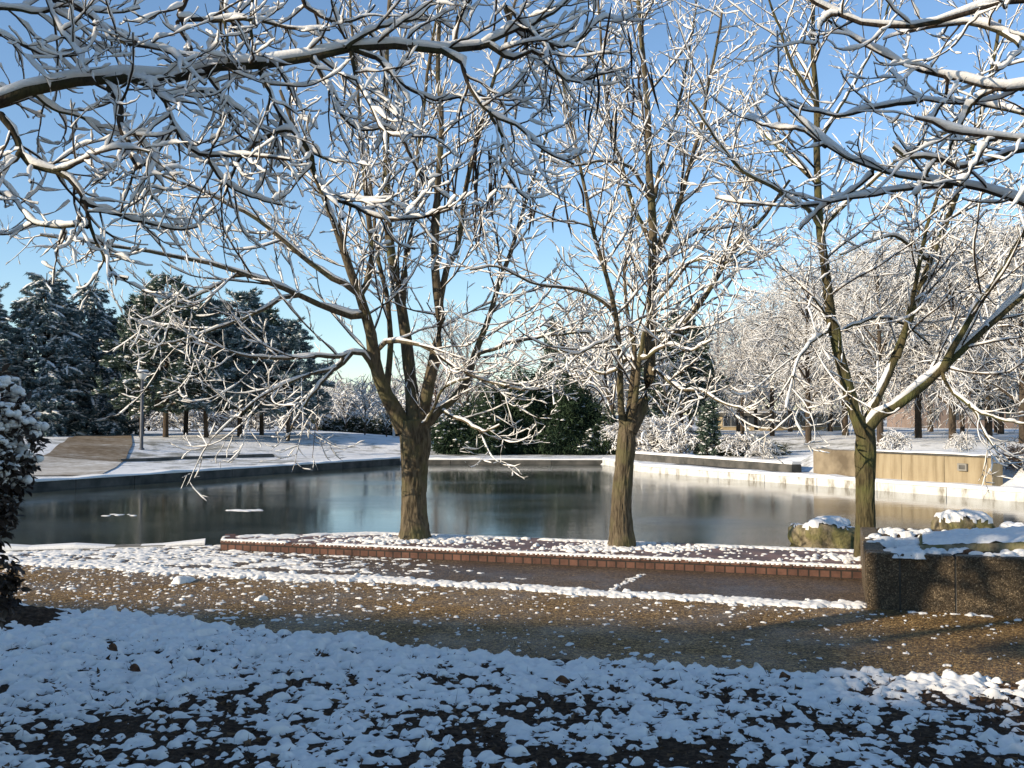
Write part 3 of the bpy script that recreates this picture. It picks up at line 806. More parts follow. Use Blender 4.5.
# ---- left tree
b1 = (-1.24, 12.5, H)
L1 = [
 (None, [(404, 428), (384, 389), (376, 369), (371, 335), (361, 298), (347, 262), (335, 226), (318, 185), (300, 140), (280, 90)], 22, 4, -1.2),
 (None, [(414, 424), (411, 390), (404, 324), (396, 284), (387, 229), (385, 167), (384, 100), (386, 40), (390, -40)], 19, 4, 0.7),
 (1, [(402, 312), (407, 258), (413, 229), (420, 150), (428, 80), (440, 0)], 8, 3, -0.5),
 (None, [(420, 424), (429, 382), (440, 324), (435, 277), (435, 229), (438, 170), (440, 120), (437, 60), (440, -30)], 17, 4, -0.4),
 (3, [(440, 309), (447, 269), (460, 244), (467, 193), (475, 156), (490, 100), (505, 50), (520, -20)], 9, 3, 0.6),
 (None, [(424, 426), (440, 408), (462, 389), (476, 355), (493, 314), (503, 281), (515, 245), (530, 190), (548, 130)], 12, 3, 0.8),
 (0, [(378, 376), (381, 345), (422, 347), (462, 372), (510, 389), (533, 389), (540, 376)], 7, 2.5, -0.9),
 (0, [(367, 322), (340, 313), (305, 299), (264, 281), (217, 265), (163, 255), (102, 247), (40, 235)], 9, 3, -1.6),
 (0, [(357, 287), (340, 281), (305, 257), (284, 240), (250, 215), (210, 195), (150, 170)], 8, 3, -0.8),
 (0, [(378, 380), (362, 352), (340, 357), (315, 355), (270, 357), (237, 353), (205, 342)], 7, 2.5, -1.2),
 (9, [(345, 357), (332, 369), (318, 386), (298, 413), (287, 440)], 5, 2, -0.3),
 (9, [(350, 356), (340, 367), (311, 375), (271, 394), (243, 413), (216, 435)], 5, 2, -1.0),
 (7, [(290, 293), (262, 310), (235, 322), (205, 332), (160, 345), (130, 335)], 5, 2, -0.6),
 (7, [(240, 272), (205, 290), (170, 305), (140, 322)], 4, 2, -0.5),
 (5, [(474, 358), (479, 353), (513, 341), (550, 336), (591, 333)], 5, 2.5, -0.4),
 (None, [(402, 428), (420, 425), (432, 413), (440, 392), (455, 382), (470, 378)], 6, 2.5, -0.4),
 (5, [(440, 408), (462, 420), (480, 430), (500, 425)], 5, 2, -0.5),
 (0, [(362, 302), (372, 262), (368, 210), (362, 150), (358, 80), (350, 0)], 9, 3, 0.6),
 (0, [(385, 392), (392, 345), (388, 300), (376, 250), (370, 190), (366, 120)], 9, 3, 0.9),
]
T1 = catalpa('catalpa_tree', b1, 'left catalpa of the three, thick short trunk splitting low into many upright limbs', 21,
             [(414, 541, 33), (414, 528, 28), (413, 500, 26), (414, 470, 27), (415, 445, 29), (414, 428, 33), (413, 420, 30)], L1, 12.5)
pods(T1, [(478, 130, 85, 7), (488, 150, 60, 4), (455, 160, 60, 4), (470, 200, 50, 4), (436, 175, 60, 3)], T1.rng, 12.2)
# ---- middle tree
b2 = (1.29, 11.75, H)
L2 = [
 (None, [(630, 430), (648, 394), (651, 370), (652, 315), (654, 268), (656, 218), (652, 159), (650, 120), (645, 60), (640, 0), (636, -60)], 19, 4, 0.3),
 (None, [(624, 426), (623, 400), (623, 354), (617, 315), (605, 268), (592, 222), (583, 180), (570, 120), (560, 60)], 9, 3, -0.7),
 (None, [(626, 426), (628, 400), (633, 354), (627, 315), (623, 276), (629, 250), (632, 210)], 9, 3, 0.9),
 (None, [(628, 428), (637, 386), (643, 339), (656, 304), (672, 284), (690, 262)], 10, 3, -0.8),
 (0, [(652, 348), (680, 327), (703, 296), (719, 272), (738, 241), (765, 212), (790, 180)], 9, 3, -0.8),
 (0, [(651, 368), (662, 375), (680, 390), (703, 391), (719, 401), (745, 410)], 6, 2, -0.9),
 (0, [(654, 270), (668, 257), (695, 233), (719, 229), (750, 226)], 6, 2, 0.6),
 (0, [(655, 260), (676, 214), (691, 163), (703, 120), (712, 70), (722, 10)], 8, 3, -0.5),
 (0, [(655, 242), (637, 214), (621, 159), (613, 120), (605, 70), (598, 0)], 6, 3, 0.6),
 (1, [(617, 313), (586, 292), (539, 284), (500, 268), (470, 270)], 5, 2, -0.6),
 (1, [(619, 330), (600, 340), (580, 355), (560, 350)], 4, 2, -0.9),
 (0, [(652, 185), (668, 150), (680, 100), (690, 50), (698, -10)], 5, 2.5, 0.7),
 (2, [(633, 354), (612, 372), (590, 368), (572, 352)], 5, 2, 0.4),
 (3, [(640, 360), (668, 345), (690, 350), (712, 340)], 5, 2, -1.0),
 (0, [(653, 200), (630, 170), (600, 160), (570, 165), (545, 160)], 5, 2, -0.9),
 (0, [(653, 290), (690, 262), (725, 262), (755, 245)], 5, 2, -0.9),
]
T2 = catalpa('catalpa_tree', b2, 'middle catalpa of the three, slim trunk curving right with a tall fine crown', 22,
             [(622, 549, 29), (622, 538, 24), (621, 515, 21), (623, 480, 20), (626, 450, 19), (627, 432, 20), (628, 422, 17)], L2, 11.75, tw=1.1, extra_kids=1.25)
pods(T2, [(630, 60, 55, 5), (545, 205, 35, 4), (575, 170, 45, 3)], T2.rng, 11.3)
# ---- right tree
b3 = (3.86, 10.9, H)
L3 = [
 (None, [(864, 436), (857, 412), (847, 381), (833, 325), (826, 264), (821, 227), (820, 184), (819, 123), (817, 80), (815, 20), (813, -50)], 18, 4, 0.3),
 (None, [(867, 434), (872, 409), (896, 362), (915, 306), (931, 259), (952, 212), (962, 184), (975, 140), (990, 80), (1000, 20)], 13, 4, 0.8),
 (None, [(866, 430), (878, 417), (901, 405), (940, 372), (985, 330), (1024, 297), (1075, 255), (1120, 200)], 15, 5, -0.5),
 (2, [(938, 374), (966, 320), (994, 278), (1018, 240), (1040, 200), (1060, 130)], 10, 4, -0.7),
 (1, [(900, 355), (912, 300), (926, 235), (945, 180), (960, 110)], 7, 3, -0.6),
 (0, [(832, 330), (807, 348), (793, 381), (786, 409)], 5, 2, -0.8),
 (2, [(940, 374), (955, 392), (976, 409), (985, 433), (1000, 455)], 5, 2, -0.4),
 (6, [(970, 405), (1000, 418), (1030, 425)], 3.5, 2, -0.3),
 (0, [(821, 225), (800, 205), (775, 190), (745, 175), (715, 140), (690, 100)], 6, 2.5, -0.7),
 (0, [(821, 228), (850, 200), (885, 170), (915, 150), (960, 125)], 5, 2.5, -0.9),
 (0, [(819, 185), (790, 160), (760, 130), (740, 90)], 5, 2.5, 0.6),
 (0, [(820, 140), (845, 100), (870, 50), (890, 0)], 5, 2.5, 0.5),
 (0, [(818, 110), (795, 75), (780, 30), (765, -20)], 5, 2.5, -0.4),
 (0, [(841, 360), (838, 330), (822, 310), (812, 296), (806, 310)], 4, 2, -0.7),
 (1, [(930, 262), (900, 240), (870, 240), (840, 255)], 5, 2, -0.8),
 (2, [(985, 330), (1000, 300), (985, 265), (955, 245)], 5, 2, 0.8),
 (0, [(835, 335), (870, 320), (905, 325), (930, 345)], 4, 2, 0.9),
 (1, [(955, 205), (925, 180), (890, 175)], 4, 2, 0.7),
]
T3 = catalpa('catalpa_tree', b3, 'right catalpa of the three, mossy trunk beside the pebbled planter forking into a wide V', 23,
             [(866, 560, 25), (866, 545, 21), (866, 515, 20), (866, 480, 19), (866, 450, 20), (866, 434, 22), (866, 428, 18)], L3, 10.9, mt='bark_moss')

# ---- overhanging tree on the left, trunk out of the picture
d0 = 4.6
tx, ty = -3.75, 4.3
LO = [
 (None, [(-345, 180), (-200, 165), (-60, 125), (0, 100), (26, 91), (52, 84), (91, 79), (125, 77), (169, 78), (193, 75), (216, 66), (256, 64), (282, 65), (313, 57), (342, 49), (371, 49), (397, 46), (443, 51), (462, 54), (480, 47)], 20, 8, 0.9),
 (0, [(478, 48), (514, 29), (528, 26), (556, 10), (566, 0), (580, -20)], 6, 3, 0.1),
 (0, [(480, 46), (486, 44), (512, 60), (535, 52), (551, 70), (577, 83), (598, 75), (626, 68)], 6, 2.5, 0.2),
 (1, [(499, 0), (522, 26), (546, 47), (556, 70), (569, 83)], 5, 2.5, 0.0),
 (1, [(522, 27), (556, 47), (582, 39), (603, 21), (634, 16)], 5, 2.5, 0.3),
 (0, [(452, 52), (456, 21), (465, 0), (470, -30)], 6, 4, 0.2),
 (0, [(458, 54), (468, 83), (486, 109), (514, 122), (546, 151), (574, 164)], 6, 2.5, -0.2),
 (6, [(488, 112), (501, 141), (499, 161), (514, 187), (528, 200)], 4, 2.5, 0.1),
 (0, [(102, 80), (117, 101), (120, 125), (130, 151), (139, 168)], 10, 8, -0.15),
 (0, [(-10, 104), (10, 130), (18, 151), (29, 165), (60, 172), (76, 190), (83, 203), (90, 232), (102, 255), (115, 276), (128, 279)], 10, 3, 0.1),
 (9, [(83, 203), (122, 216), (156, 224), (177, 229), (200, 226)], 5, 2.5, 0.3),
 (9, [(58, 172), (96, 154), (122, 148), (150, 152)], 5, 2.5, -0.2),
 (0, [(142, 79), (164, 99), (172, 122), (187, 146), (206, 156), (256, 157), (290, 160)], 7, 3, -0.2),
 (12, [(163, 97), (200, 91), (221, 100), (256, 125), (280, 150)], 5, 2.5, 0.3),
 (0, [(256, 66), (269, 86), (277, 109), (295, 133), (316, 154), (337, 163)], 7, 3, -0.2),
 (14, [(305, 145), (312, 156), (316, 177), (334, 198), (351, 204), (380, 218), (420, 217), (457, 207)], 6, 3, -0.2),
 (0, [(313, 60), (326, 83), (337, 102), (342, 117), (360, 130), (385, 128)], 5, 2.5, 0.2),
 (0, [(352, 52), (360, 81), (373, 104), (384, 128), (410, 135), (436, 138)], 5, 2.5, -0.3),
 (0, [(371, 52), (402, 83), (438, 98), (464, 96)], 5, 2.5, 0.3),
 (17, [(398, 132), (402, 140), (412, 161), (433, 188), (450, 200)], 4, 2.5, 0.1),
 (5.2, [(44, -10), (60, 29), (73, 49), (88, 72)], 6, 3, -0.3),
 (5.3, [(45, -5), (86, 13), (109, 34), (125, 43), (167, 51), (182, 62), (205, 85)], 7, 3, -0.3),
 (5.0, [(-20, 26), (0, 34), (23, 46), (47, 56), (78, 55)], 5, 2.5, 0.2),
 (5.2, [(190, -10), (178, 21), (190, 47), (188, 74)], 6, 4, 0.0),
 (23, [(180, 20), (215, 20), (256, 22), (290, 30), (330, 30)], 6, 3, 0.2),
 (5.3, [(224, -8), (221, 13), (228, 34), (229, 62)], 5, 3, -0.1),
 (5.4, [(252, -8), (250, 30), (256, 62)], 4.5, 3, -0.2),
 (5.3, [(300, -10), (310, 10), (335, 22), (360, 18), (375, 5)], 5, 2.5, 0.2),
 (5.3, [(345, 48), (370, 32), (395, 24), (420, 18), (440, -5)], 5, 2.5, 0.2),
 (9, [(20, 155), (-5, 168), (-40, 165)], 6, 4, -0.1),
 (9, [(88, 222), (60, 225), (35, 222), (15, 200), (-10, 190)], 4.5, 2.5, 0.2),
 (5.0, [(-20, 10), (10, 8), (40, 12), (70, 5), (100, 12), (140, 8)], 5, 2.5, 0.4),
 (12, [(174, 126), (160, 150), (150, 175), (152, 200)], 4, 2.5, -0.2),
 (14, [(290, 128), (260, 140), (235, 165), (225, 195)], 4, 2.5, 0.3),
 (12, [(206, 156), (222, 180), (250, 195), (285, 205)], 4, 2.5, 0.2),
 (0, [(30, 90), (55, 110), (85, 120), (110, 135), (150, 130)], 4, 2.5, 0.5),
 (0, [(205, 72), (225, 100), (235, 130), (262, 150)], 4, 2.5, 0.4),
]
TO = Tree('overhanging_tree', (tx, ty, 0.0), 'dark tree off the left edge whose long snow-capped limb spans the top of the photo', 'tree', None, 31, M['bark_dark'], M['twig'])
trl = traced(LO, d0)
top = trl[0][0][0]
P = resample([(tx, ty, -0.05), (tx + 0.02, ty + 0.02, 0.6), (tx, ty + 0.05, 1.6), (top[0], top[1], top[2]), (tx - 0.1, ty + 0.4, 4.2), (tx + 0.2, ty + 0.6, 6.0)], 20)
TO.solid('trunk', P, np.interp(np.linspace(0, 1, 20), [0, 0.15, 0.5, 1], [0.24, 0.19, 0.15, 0.05]), 16)
PL = np.stack([wiggle(p, TO.rng, 0.003) for p, r, _ in trl]); RL = np.stack([r for p, r, _ in trl])
for i in range(len(PL)): TO.solid('limb', PL[i], RL[i], 10)
TO.snow(PL[:1], RL[:1], a=0.012, b=0.95, sides=8, thresh=0.35, lump=0.16, tmax=0.040, gap=0.0)
TO.snow(PL[1:], RL[1:], a=0.009, b=0.75, sides=6, thresh=0.3, lump=0.35, tmax=0.030, gap=0.05)
c1, r1 = spawn(PL[1:], RL[1:], TO.rng, 0.066, 0.10, 1.0, 0.46, 0.24, 50, 10, 0.12, [0, -0.04, -0.03, -0.02, 0.0, 0.03, 0.05, 0.08, 0.1, 0.12], 0.6, 0.0044, 0.0075, curl=0.07)
c1b, r1b = spawn(PL[:1], RL[:1], TO.rng, 0.13, 0.35, 1.0, 0.45, 0.35, 60, 10, 0.15, [0, -0.04, -0.03, -0.02, 0.0, 0.03, 0.05, 0.08, 0.1, 0.12], 0.4, 0.0045, 0.008, curl=0.07)
c1 = np.concatenate([c1, c1b]); r1 = np.concatenate([r1, r1b])
c2, r2 = spawn(c1, r1, TO.rng, 0.078, 0.2, 1.0, 0.20, 0.09, 50, 6, 0.14, 0.04, 0.7, 0.0028, 0.0045, curl=0.12)
TO.crown(c1, r1, 5); TO.crown(c2, r2, 4)
TO.snow(c1, r1, a=0.0078, b=0.55, sides=6, thresh=0.10, lump=0.6, gap=0.16)
TO.snow(c2, r2, a=0.0062, b=0.5, sides=5, thresh=0.05, lump=0.7, gap=0.2)
# the upper crown above the picture, real branches of the same tree
up_l = []
for i in range(6):
    a = TO.rng.uniform(-0.5, 1.6); l = TO.rng.uniform(2.0, 3.6); z = TO.rng.uniform(4.0, 5.6)
    up_l.append(resample([(tx, ty + 0.3, z - 0.4), (tx + math.cos(a) * l * 0.5, ty + 0.3 + math.sin(a) * l * 0.5, z + 0.5), (tx + math.cos(a) * l, ty + 0.3 + math.sin(a) * l, z + 0.6 + TO.rng.uniform(0, 0.8))], 18))
UP = np.stack(up_l); UR = np.tile(np.linspace(0.05, 0.012, 18), (6, 1))
c4, r4 = spawn(UP, UR, TO.rng, 0.16, 0.15, 1.0, 0.9, 0.5, 50, 7, 0.14, 0.03, 0.4, 0.006, 0.012, curl=0.06)
c5, r5 = spawn(c4, r4, TO.rng, 0.16, 0.2, 1.0, 0.3, 0.15, 55, 4, 0.2, 0.05, 0.7, 0.004, 0.006)
TO.crown(UP, UR, 7); TO.crown(c4, r4, 4); TO.crown(c5, r5, 3)
TO.snow(UP, UR, a=0.01, b=0.7, sides=5); TO.snow(c4, r4, a=0.011, b=0.5, sides=4); TO.snow(c5, r5, a=0.010, b=0.4, sides=4)
TO.finish()
pods(TO, [(634, 20, 62, 3), (610, 78, 52, 4), (588, 88, 48, 3), (520, 62, 40, 2)], TO.rng, 5.5)

# ---- overhanging tree on the right, trunk out of the picture
LR = [
 (None, [(1190, 60), (1100, 15), (1024, 1), (966, 13), (924, 25), (880, 27), (854, 21), (828, 10), (810, 0), (795, -15)], 12, 4, -0.2),
 (0, [(832, 12), (820, 25), (816, 38), (814, 48)], 4, 3, 0.0),
 (None, [(1180, 120), (1090, 95), (1024, 86), (1000, 90), (976, 82), (950, 77), (914, 69), (877, 52), (850, 35), (828, 20)], 9, 3, 0.1),
 (None, [(1180, 80), (1090, 50), (1024, 37), (997, 31), (966, 22), (935, 26), (900, 34)], 10, 4, 0.3),
 (None, [(1185, 190), (1090, 160), (1024, 142), (992, 139), (950, 133), (940, 125), (915, 118)], 9, 4, -0.4),
 (None, [(1185, 170), (1090, 152), (1024, 150), (1002, 156), (976, 164), (955, 167), (935, 156), (909, 159), (893, 147)], 8, 4, -0.1),
 (None, [(1185, 260), (1090, 230), (1024, 205), (989, 193), (950, 185), (909, 180), (877, 171), (846, 159), (820, 141), (778, 96), (770, 70)], 9, 3, 0.8),
 (6, [(952, 185), (900, 190), (860, 198), (800, 207), (740, 203), (715, 198)], 4.5, 2, 0.6),
 (2, [(1000, 88), (975, 105), (960, 128), (950, 150)], 5, 3, 0.2),
 (3, [(1000, 32), (1020, 50), (1005, 65), (996, 70)], 5, 3, -0.2),
 (None, [(1180, 155), (1090, 128), (1024, 115), (984, 106), (948, 104), (924, 100), (905, 88), (890, 70)], 8, 3, 0.9),
 (2, [(912, 69), (905, 62), (908, 40), (905, 28)], 3, 2, 0.1),
 (2, [(948, 78), (945, 100), (938, 115), (925, 125)], 4, 2.5, 0.1),
 (6, [(877, 171), (850, 190), (825, 205), (800, 230)], 4, 2.5, 0.3),
 (5, [(936, 158), (928, 178), (915, 196)], 4, 3, 0.0),
 (4, [(990, 139), (975, 160), (960, 185)], 4, 3, 0.0),
 (6, [(820, 142), (800, 130), (775, 128), (745, 118)], 4.5, 2.5, 0.3),
 (10, [(925, 100), (880, 108), (840, 115), (800, 108), (780, 100)], 5, 2.5, 0.3),
]
d1 = 6.0
TR = Tree('overhanging_tree', (4.35, 6.0, 0.0), 'tree off the right edge whose thickly snow-laden branches reach into the top right corner', 'tree', None, 41, M['bark_dark'], M['twig'])
trl = traced(LR, d1)
P = resample([(4.35, 6.0, -0.05), (4.35, 6.0, 0.7), (4.32, 6.0, 1.8), (4.25, 6.0, 2.9), (4.2, 6.1, 4.2), (4.4, 6.2, 5.6)], 18)
TR.solid('trunk', P, np.interp(np.linspace(0, 1, 18), [0, 0.15, 0.6, 1], [0.24, 0.18, 0.13, 0.05]), 16)
for i, (p, r, _) in enumerate(trl):
    if p[0][0] > 3.2:                     # join to the trunk out of frame
        j = np.argmin(np.abs(P[:, 2] - (p[0][2] - 0.05))); p[0] = P[j]
PL = np.stack([wiggle(p, TR.rng, 0.004) for p, r, _ in trl]); RL = np.stack([r for p, r, _ in trl])
for i in range(len(PL)): TR.solid('limb', PL[i], RL[i], 10)
th = TR.rng.uniform(-0.5, 0.5, len(PL))
TR.snow(PL, RL, a=0.014, b=0.8, sides=8, thresh=0.2, lump=0.34, tmax=0.042, gap=0.02, tilt=th)
c1, r1 = spawn(PL, RL, TR.rng, 0.19, 0.3, 1.0, 0.55, 0.3, 50, 8, 0.13, [0, 0, 0, 0.02, 0.04, 0.07, 0.09, 0.12], 0.5, 0.0045, 0.009, curl=0.07)
c2, r2 = spawn(c1, r1, TR.rng, 0.12, 0.2, 1.0, 0.2, 0.1, 55, 5, 0.2, 0.08, 0.7, 0.0035, 0.006, curl=0.1)
TR.crown(c1, r1, 5); TR.crown(c2, r2, 4)
TR.snow(c1, r1, a=0.008, b=0.6, sides=6, thresh=0.05, lump=0.55); TR.snow(c2, r2, a=0.0065, b=0.4, sides=5, thresh=0.0, lump=0.6)
TR.finish()

# ------------------------------------------------------------------ bare frosted trees in the distance
def bare_variant(seed, h, spread, droop, dense, trunk_h=0.22, upright=0.5, snow=0.0175, name='bare_tree', mw='bark_far'):
    t = Tree(name, (0, 0, 0), None, None, None, seed, M['bark_far'], M[mw]); rng = t.rng
    P = resample([(0, 0, -0.1), (rng.normal(0, 0.05), rng.normal(0, 0.05), h * 0.25), (rng.normal(0, 0.12), rng.normal(0, 0.12), h * 0.6), (rng.normal(0, 0.2), rng.normal(0, 0.2), h * 0.97)], 18)
    TRr = np.linspace(1, 0.12, 18) * 0.016 * h + 0.02
    t.solid('trunk', P, TRr, 9)
    n = int(26 * dense)
    Ls = []; Rs = []
    for i in range(n):
        q = trunk_h + (0.92 - trunk_h) * (i / n) ** 0.9; k_ = int(q * 17); a = i * 2.4 + rng.normal(0, 0.3); l = spread * (1.0 - 0.55 * max(0, (q - 0.3) / 0.7)) * rng.uniform(0.75, 1.1)
        el = upright + 0.7 * q; p = P[k_]; c, s_ = math.cos(a), math.sin(a)
        m1 = p + np.array([c * l * 0.45, s_ * l * 0.45, l * el * 0.55]); m2 = p + np.array([c * l * 0.85, s_ * l * 0.85, l * (el * 0.75 - droop * 0.2)]); m3 = p + np.array([c * l, s_ * l, l * (el * 0.75 - droop * 0.55)])
        Ls.append(resample([p, m1, m2, m3], 12)); Rs.append(np.linspace(TRr[k_] * 0.5, 0.02, 12))
    PL = np.stack(Ls); RL = np.stack(Rs)
    tr_ = [0, -0.02 * droop, -0.05 * droop, -0.08 * droop, -0.1 * droop, -0.12 * droop, -0.14 * droop]
    c1, r1 = spawn(PL, RL, rng, 0.36 / dense, 0.15, 1.0, spread * 0.42, spread * 0.25, 50, 7, 0.1, tr_, 0.5, 0.014, 0.03, curl=0.04)
    c2, r2 = spawn(c1, r1, rng, 0.145 / dense, 0.15, 1.0, spread * 0.2, spread * 0.12, 48, 5, 0.14, -0.06 * droop, 0.6, 0.009, 0.014, curl=0.06)
    t.crown(PL, RL, 5); t.crown(c1, r1, 3); t.crown(c2, r2, 3)
    t.snow(PL, RL, a=snow, b=0.5, sides=4, thresh=0.1); t.snow(c1, r1, a=snow, b=0.5, sides=4, thresh=0.0); t.snow(c2, r2, a=snow * 0.9, b=0.4, sides=3, thresh=-0.1)
    t.finish()
    return t.root
VAR = [bare_variant(51, 12.0, 5.2, 0.9, 1.0), bare_variant(52, 12.5, 4.6, 0.6, 1.05), bare_variant(53, 11.0, 5.0, 1.1, 0.95, 0.18)]
VTHIN = [bare_variant(54, 12.0, 3.4, 0.1, 1.15, 0.25, 0.9, 0.008, mw='brown_twig')]
VSM = [bare_variant(55, 4.5, 2.0, 0.2, 0.8, 0.2, 0.9, 0.022), bare_variant(56, 1.9, 1.5, 0.9, 1.6, 0.05, 0.7, 0.030, name='snowy_shrub')]
_used = {}
def place(var, px, d, top_py, label, group, cat='tree', rz=None, h=None, name=None, sx=1.0):
    first = var not in _used; _used[var] = True
    o = var if first else copy_tree(var)
    x = xat(px, d); z = tz(x, d)
    hh = at(px, top_py, d)[2] - z; s_ = hh / h
    o.location = (x, d, z - 0.03); o.scale = (s_ * sx, s_ * sx, s_); o.rotation_euler = (0, 0, rz if rz is not None else random.uniform(0, 6.28))
    tag(o, label, cat, group)
    return o
g = 'frosted bare trees along the right bank'
for (vi, px, d, top, lab) in (
    (0, 772, 62, 288, 'frosted bare tree at the left end of its row, over the low beige building'),
    (1, 808, 52, 262, 'frosted bare tree just left of the right catalpa, its drooping crown over the snow lawn'),
    (2, 845, 60, 250, 'frosted bare tree hidden partly behind the left fork of the right catalpa'),
    (0, 880, 47, 246, 'frosted bare tree inside the V of the right catalpa'),
    (1, 918, 56, 232, 'tall frosted bare tree behind the middle limb of the right catalpa'),
    (2, 952, 46, 228, 'broad frosted bare tree above the bright end of the retaining wall'),
    (0, 988, 55, 222, 'frosted bare tree before the pinkish building, near the right edge'),
    (1, 1022, 44, 218, 'frosted bare tree cut by the right edge of the photo, nearest of its row'),
    (2, 1075, 50, 200, 'frosted bare tree mostly beyond the right edge, only its left branches showing'),
    (1, 742, 70, 322, 'small looking frosted tree behind the low snowy hedge, left of the right bank row'),
    (2, 860, 72, 262, 'farthest frosted bare tree behind the right catalpa trunk'),
    (0, 1000, 70, 240, 'far frosted bare tree peeping between its neighbours near the right edge')):
    place(VAR[vi], px, d, top, lab, g, h=(12.0, 12.5, 11.0)[vi])
for (vi, px, d, top, lab) in ((0, 572, 78, 330, 'far frosted tree behind the slim dark conifer'), (1, 612, 80, 322, 'far frosted tree behind the left stems of the middle catalpa'), (2, 648, 82, 326, 'far frosted tree behind the curved trunk of the middle catalpa'), (1, 690, 78, 330, 'far frosted tree at the foot of the thin brownish trees'),
                          (2, 790, 84, 296, 'far frosted tree over the left half of the beige building'), (0, 830, 86, 282, 'far frosted tree over the right half of the beige building'), (1, 930, 84, 262, 'far frosted tree before the left end of the pinkish building'), (2, 962, 76, 300, 'far lower frosted tree before the middle of the pinkish building')):
    place(VAR[vi], px, d, top, lab, 'far frosted trees behind the pond', h=(12.0, 12.5, 11.0)[vi])
g = 'thin brownish trees behind the pond'
for (px, d, top, lab) in ((716, 82, 316, 'thin brownish bare tree right of the dark pine'), (738, 84, 306, 'tallest thin brownish bare tree, left of the frosted row'), (756, 86, 312, 'thin brownish bare tree touching the frosted row'),
                          (700, 86, 330, 'thin brownish bare tree partly behind the dark pine'), (436, 66, 312, 'thin pale tree behind the fork of the left catalpa'), (468, 70, 318, 'thin pale tree right of the left catalpa fork')):
    place(VTHIN[0], px, d, top, lab, g, h=12.0)
g = 'small frosted trees beyond the pond'
for (px, d, top, lab) in ((365, 60, 382, 'small frosted tree on the far lawn left of the left catalpa trunk'), (387, 63, 392, 'small frosted tree close behind the left catalpa trunk'), (586, 58, 300, 'frosted tree behind the evergreen bush, left of the middle catalpa'),
                          (610, 54, 330, 'frosted tree right behind the middle catalpa stems'), (666, 60, 350, 'frosted tree between the middle catalpa and the dark pine'), (318, 70, 385, 'small frosted tree at the right end of the pine group'), (345, 74, 390, 'small frosted tree over the far hedge')):
    place(VSM[0], px, d, top, lab, g, h=4.5)
g = 'snow-laden shrubs on the far bank'
for (px, d, top, sx, lab) in ((602, 48, 432, 1.3, 'snow-laden shrub at the right foot of the evergreen bush'), (628, 46.5, 428, 1.4, 'snow-laden shrub seen left behind the middle catalpa trunk'), (655, 46, 424, 1.5, 'largest snow-laden shrub, just right of the middle catalpa trunk'),
                              (682, 45, 430, 1.3, 'snow-laden shrub left of the small dark conifer'), (735, 44, 438, 1.7, 'low snow-laden shrub right of the small dark conifer'), (762, 42, 444, 1.5, 'low snow-laden shrub at the right end of the far bank'),
                              (892, 36, 436, 1.0, 'thin snowy shrub on the lawn above the retaining wall'), (960, 30, 436, 1.2, 'twiggy snowy shrub over the right end of the retaining wall')):
    place(VSM[1], px, d, top, lab, g, 'shrub', h=1.9, sx=sx)

# ------------------------------------------------------------------ evergreens
def blades(P, D, L, W, rng):
    K = len(P); side = unit(np.cross(D, unit(rng.normal(0, 1, (K, 3)))))
    a = P - side * W[:, None] * 0.5; b = P + side * W[:, None] * 0.5; c = P + D * L[:, None]
    V = np.stack([a, b, c], 1).reshape(-1, 3); return V, np.arange(K * 3).reshape(K, 3)
def lumps(P, rx, rz, rng):
    """flattened low-poly lumps of snow"""
    K = len(P); u = np.array([[1, 0, 0], [0.31, 0.95, 0], [-0.81, 0.59, 0], [-0.81, -0.59, 0], [0.31, -0.95, 0], [0.05, 0, 1], [0, 0, -0.6]])
    V = P[:, None, :] + u[None] * np.stack([rx, rx * rng.uniform(0.6, 1.2, K), rz], 1)[:, None, :] * rng.uniform(0.8, 1.2, (K, 7, 1))
    f = np.array([[0, 1, 5], [1, 2, 5], [2, 3, 5], [3, 4, 5], [4, 0, 5], [1, 0, 6], [2, 1, 6], [3, 2, 6], [4, 3, 6], [0, 4, 6]])
    return V.reshape(-1, 3), (f[None] + (np.arange(K) * 7)[:, None, None]).reshape(-1, 3)
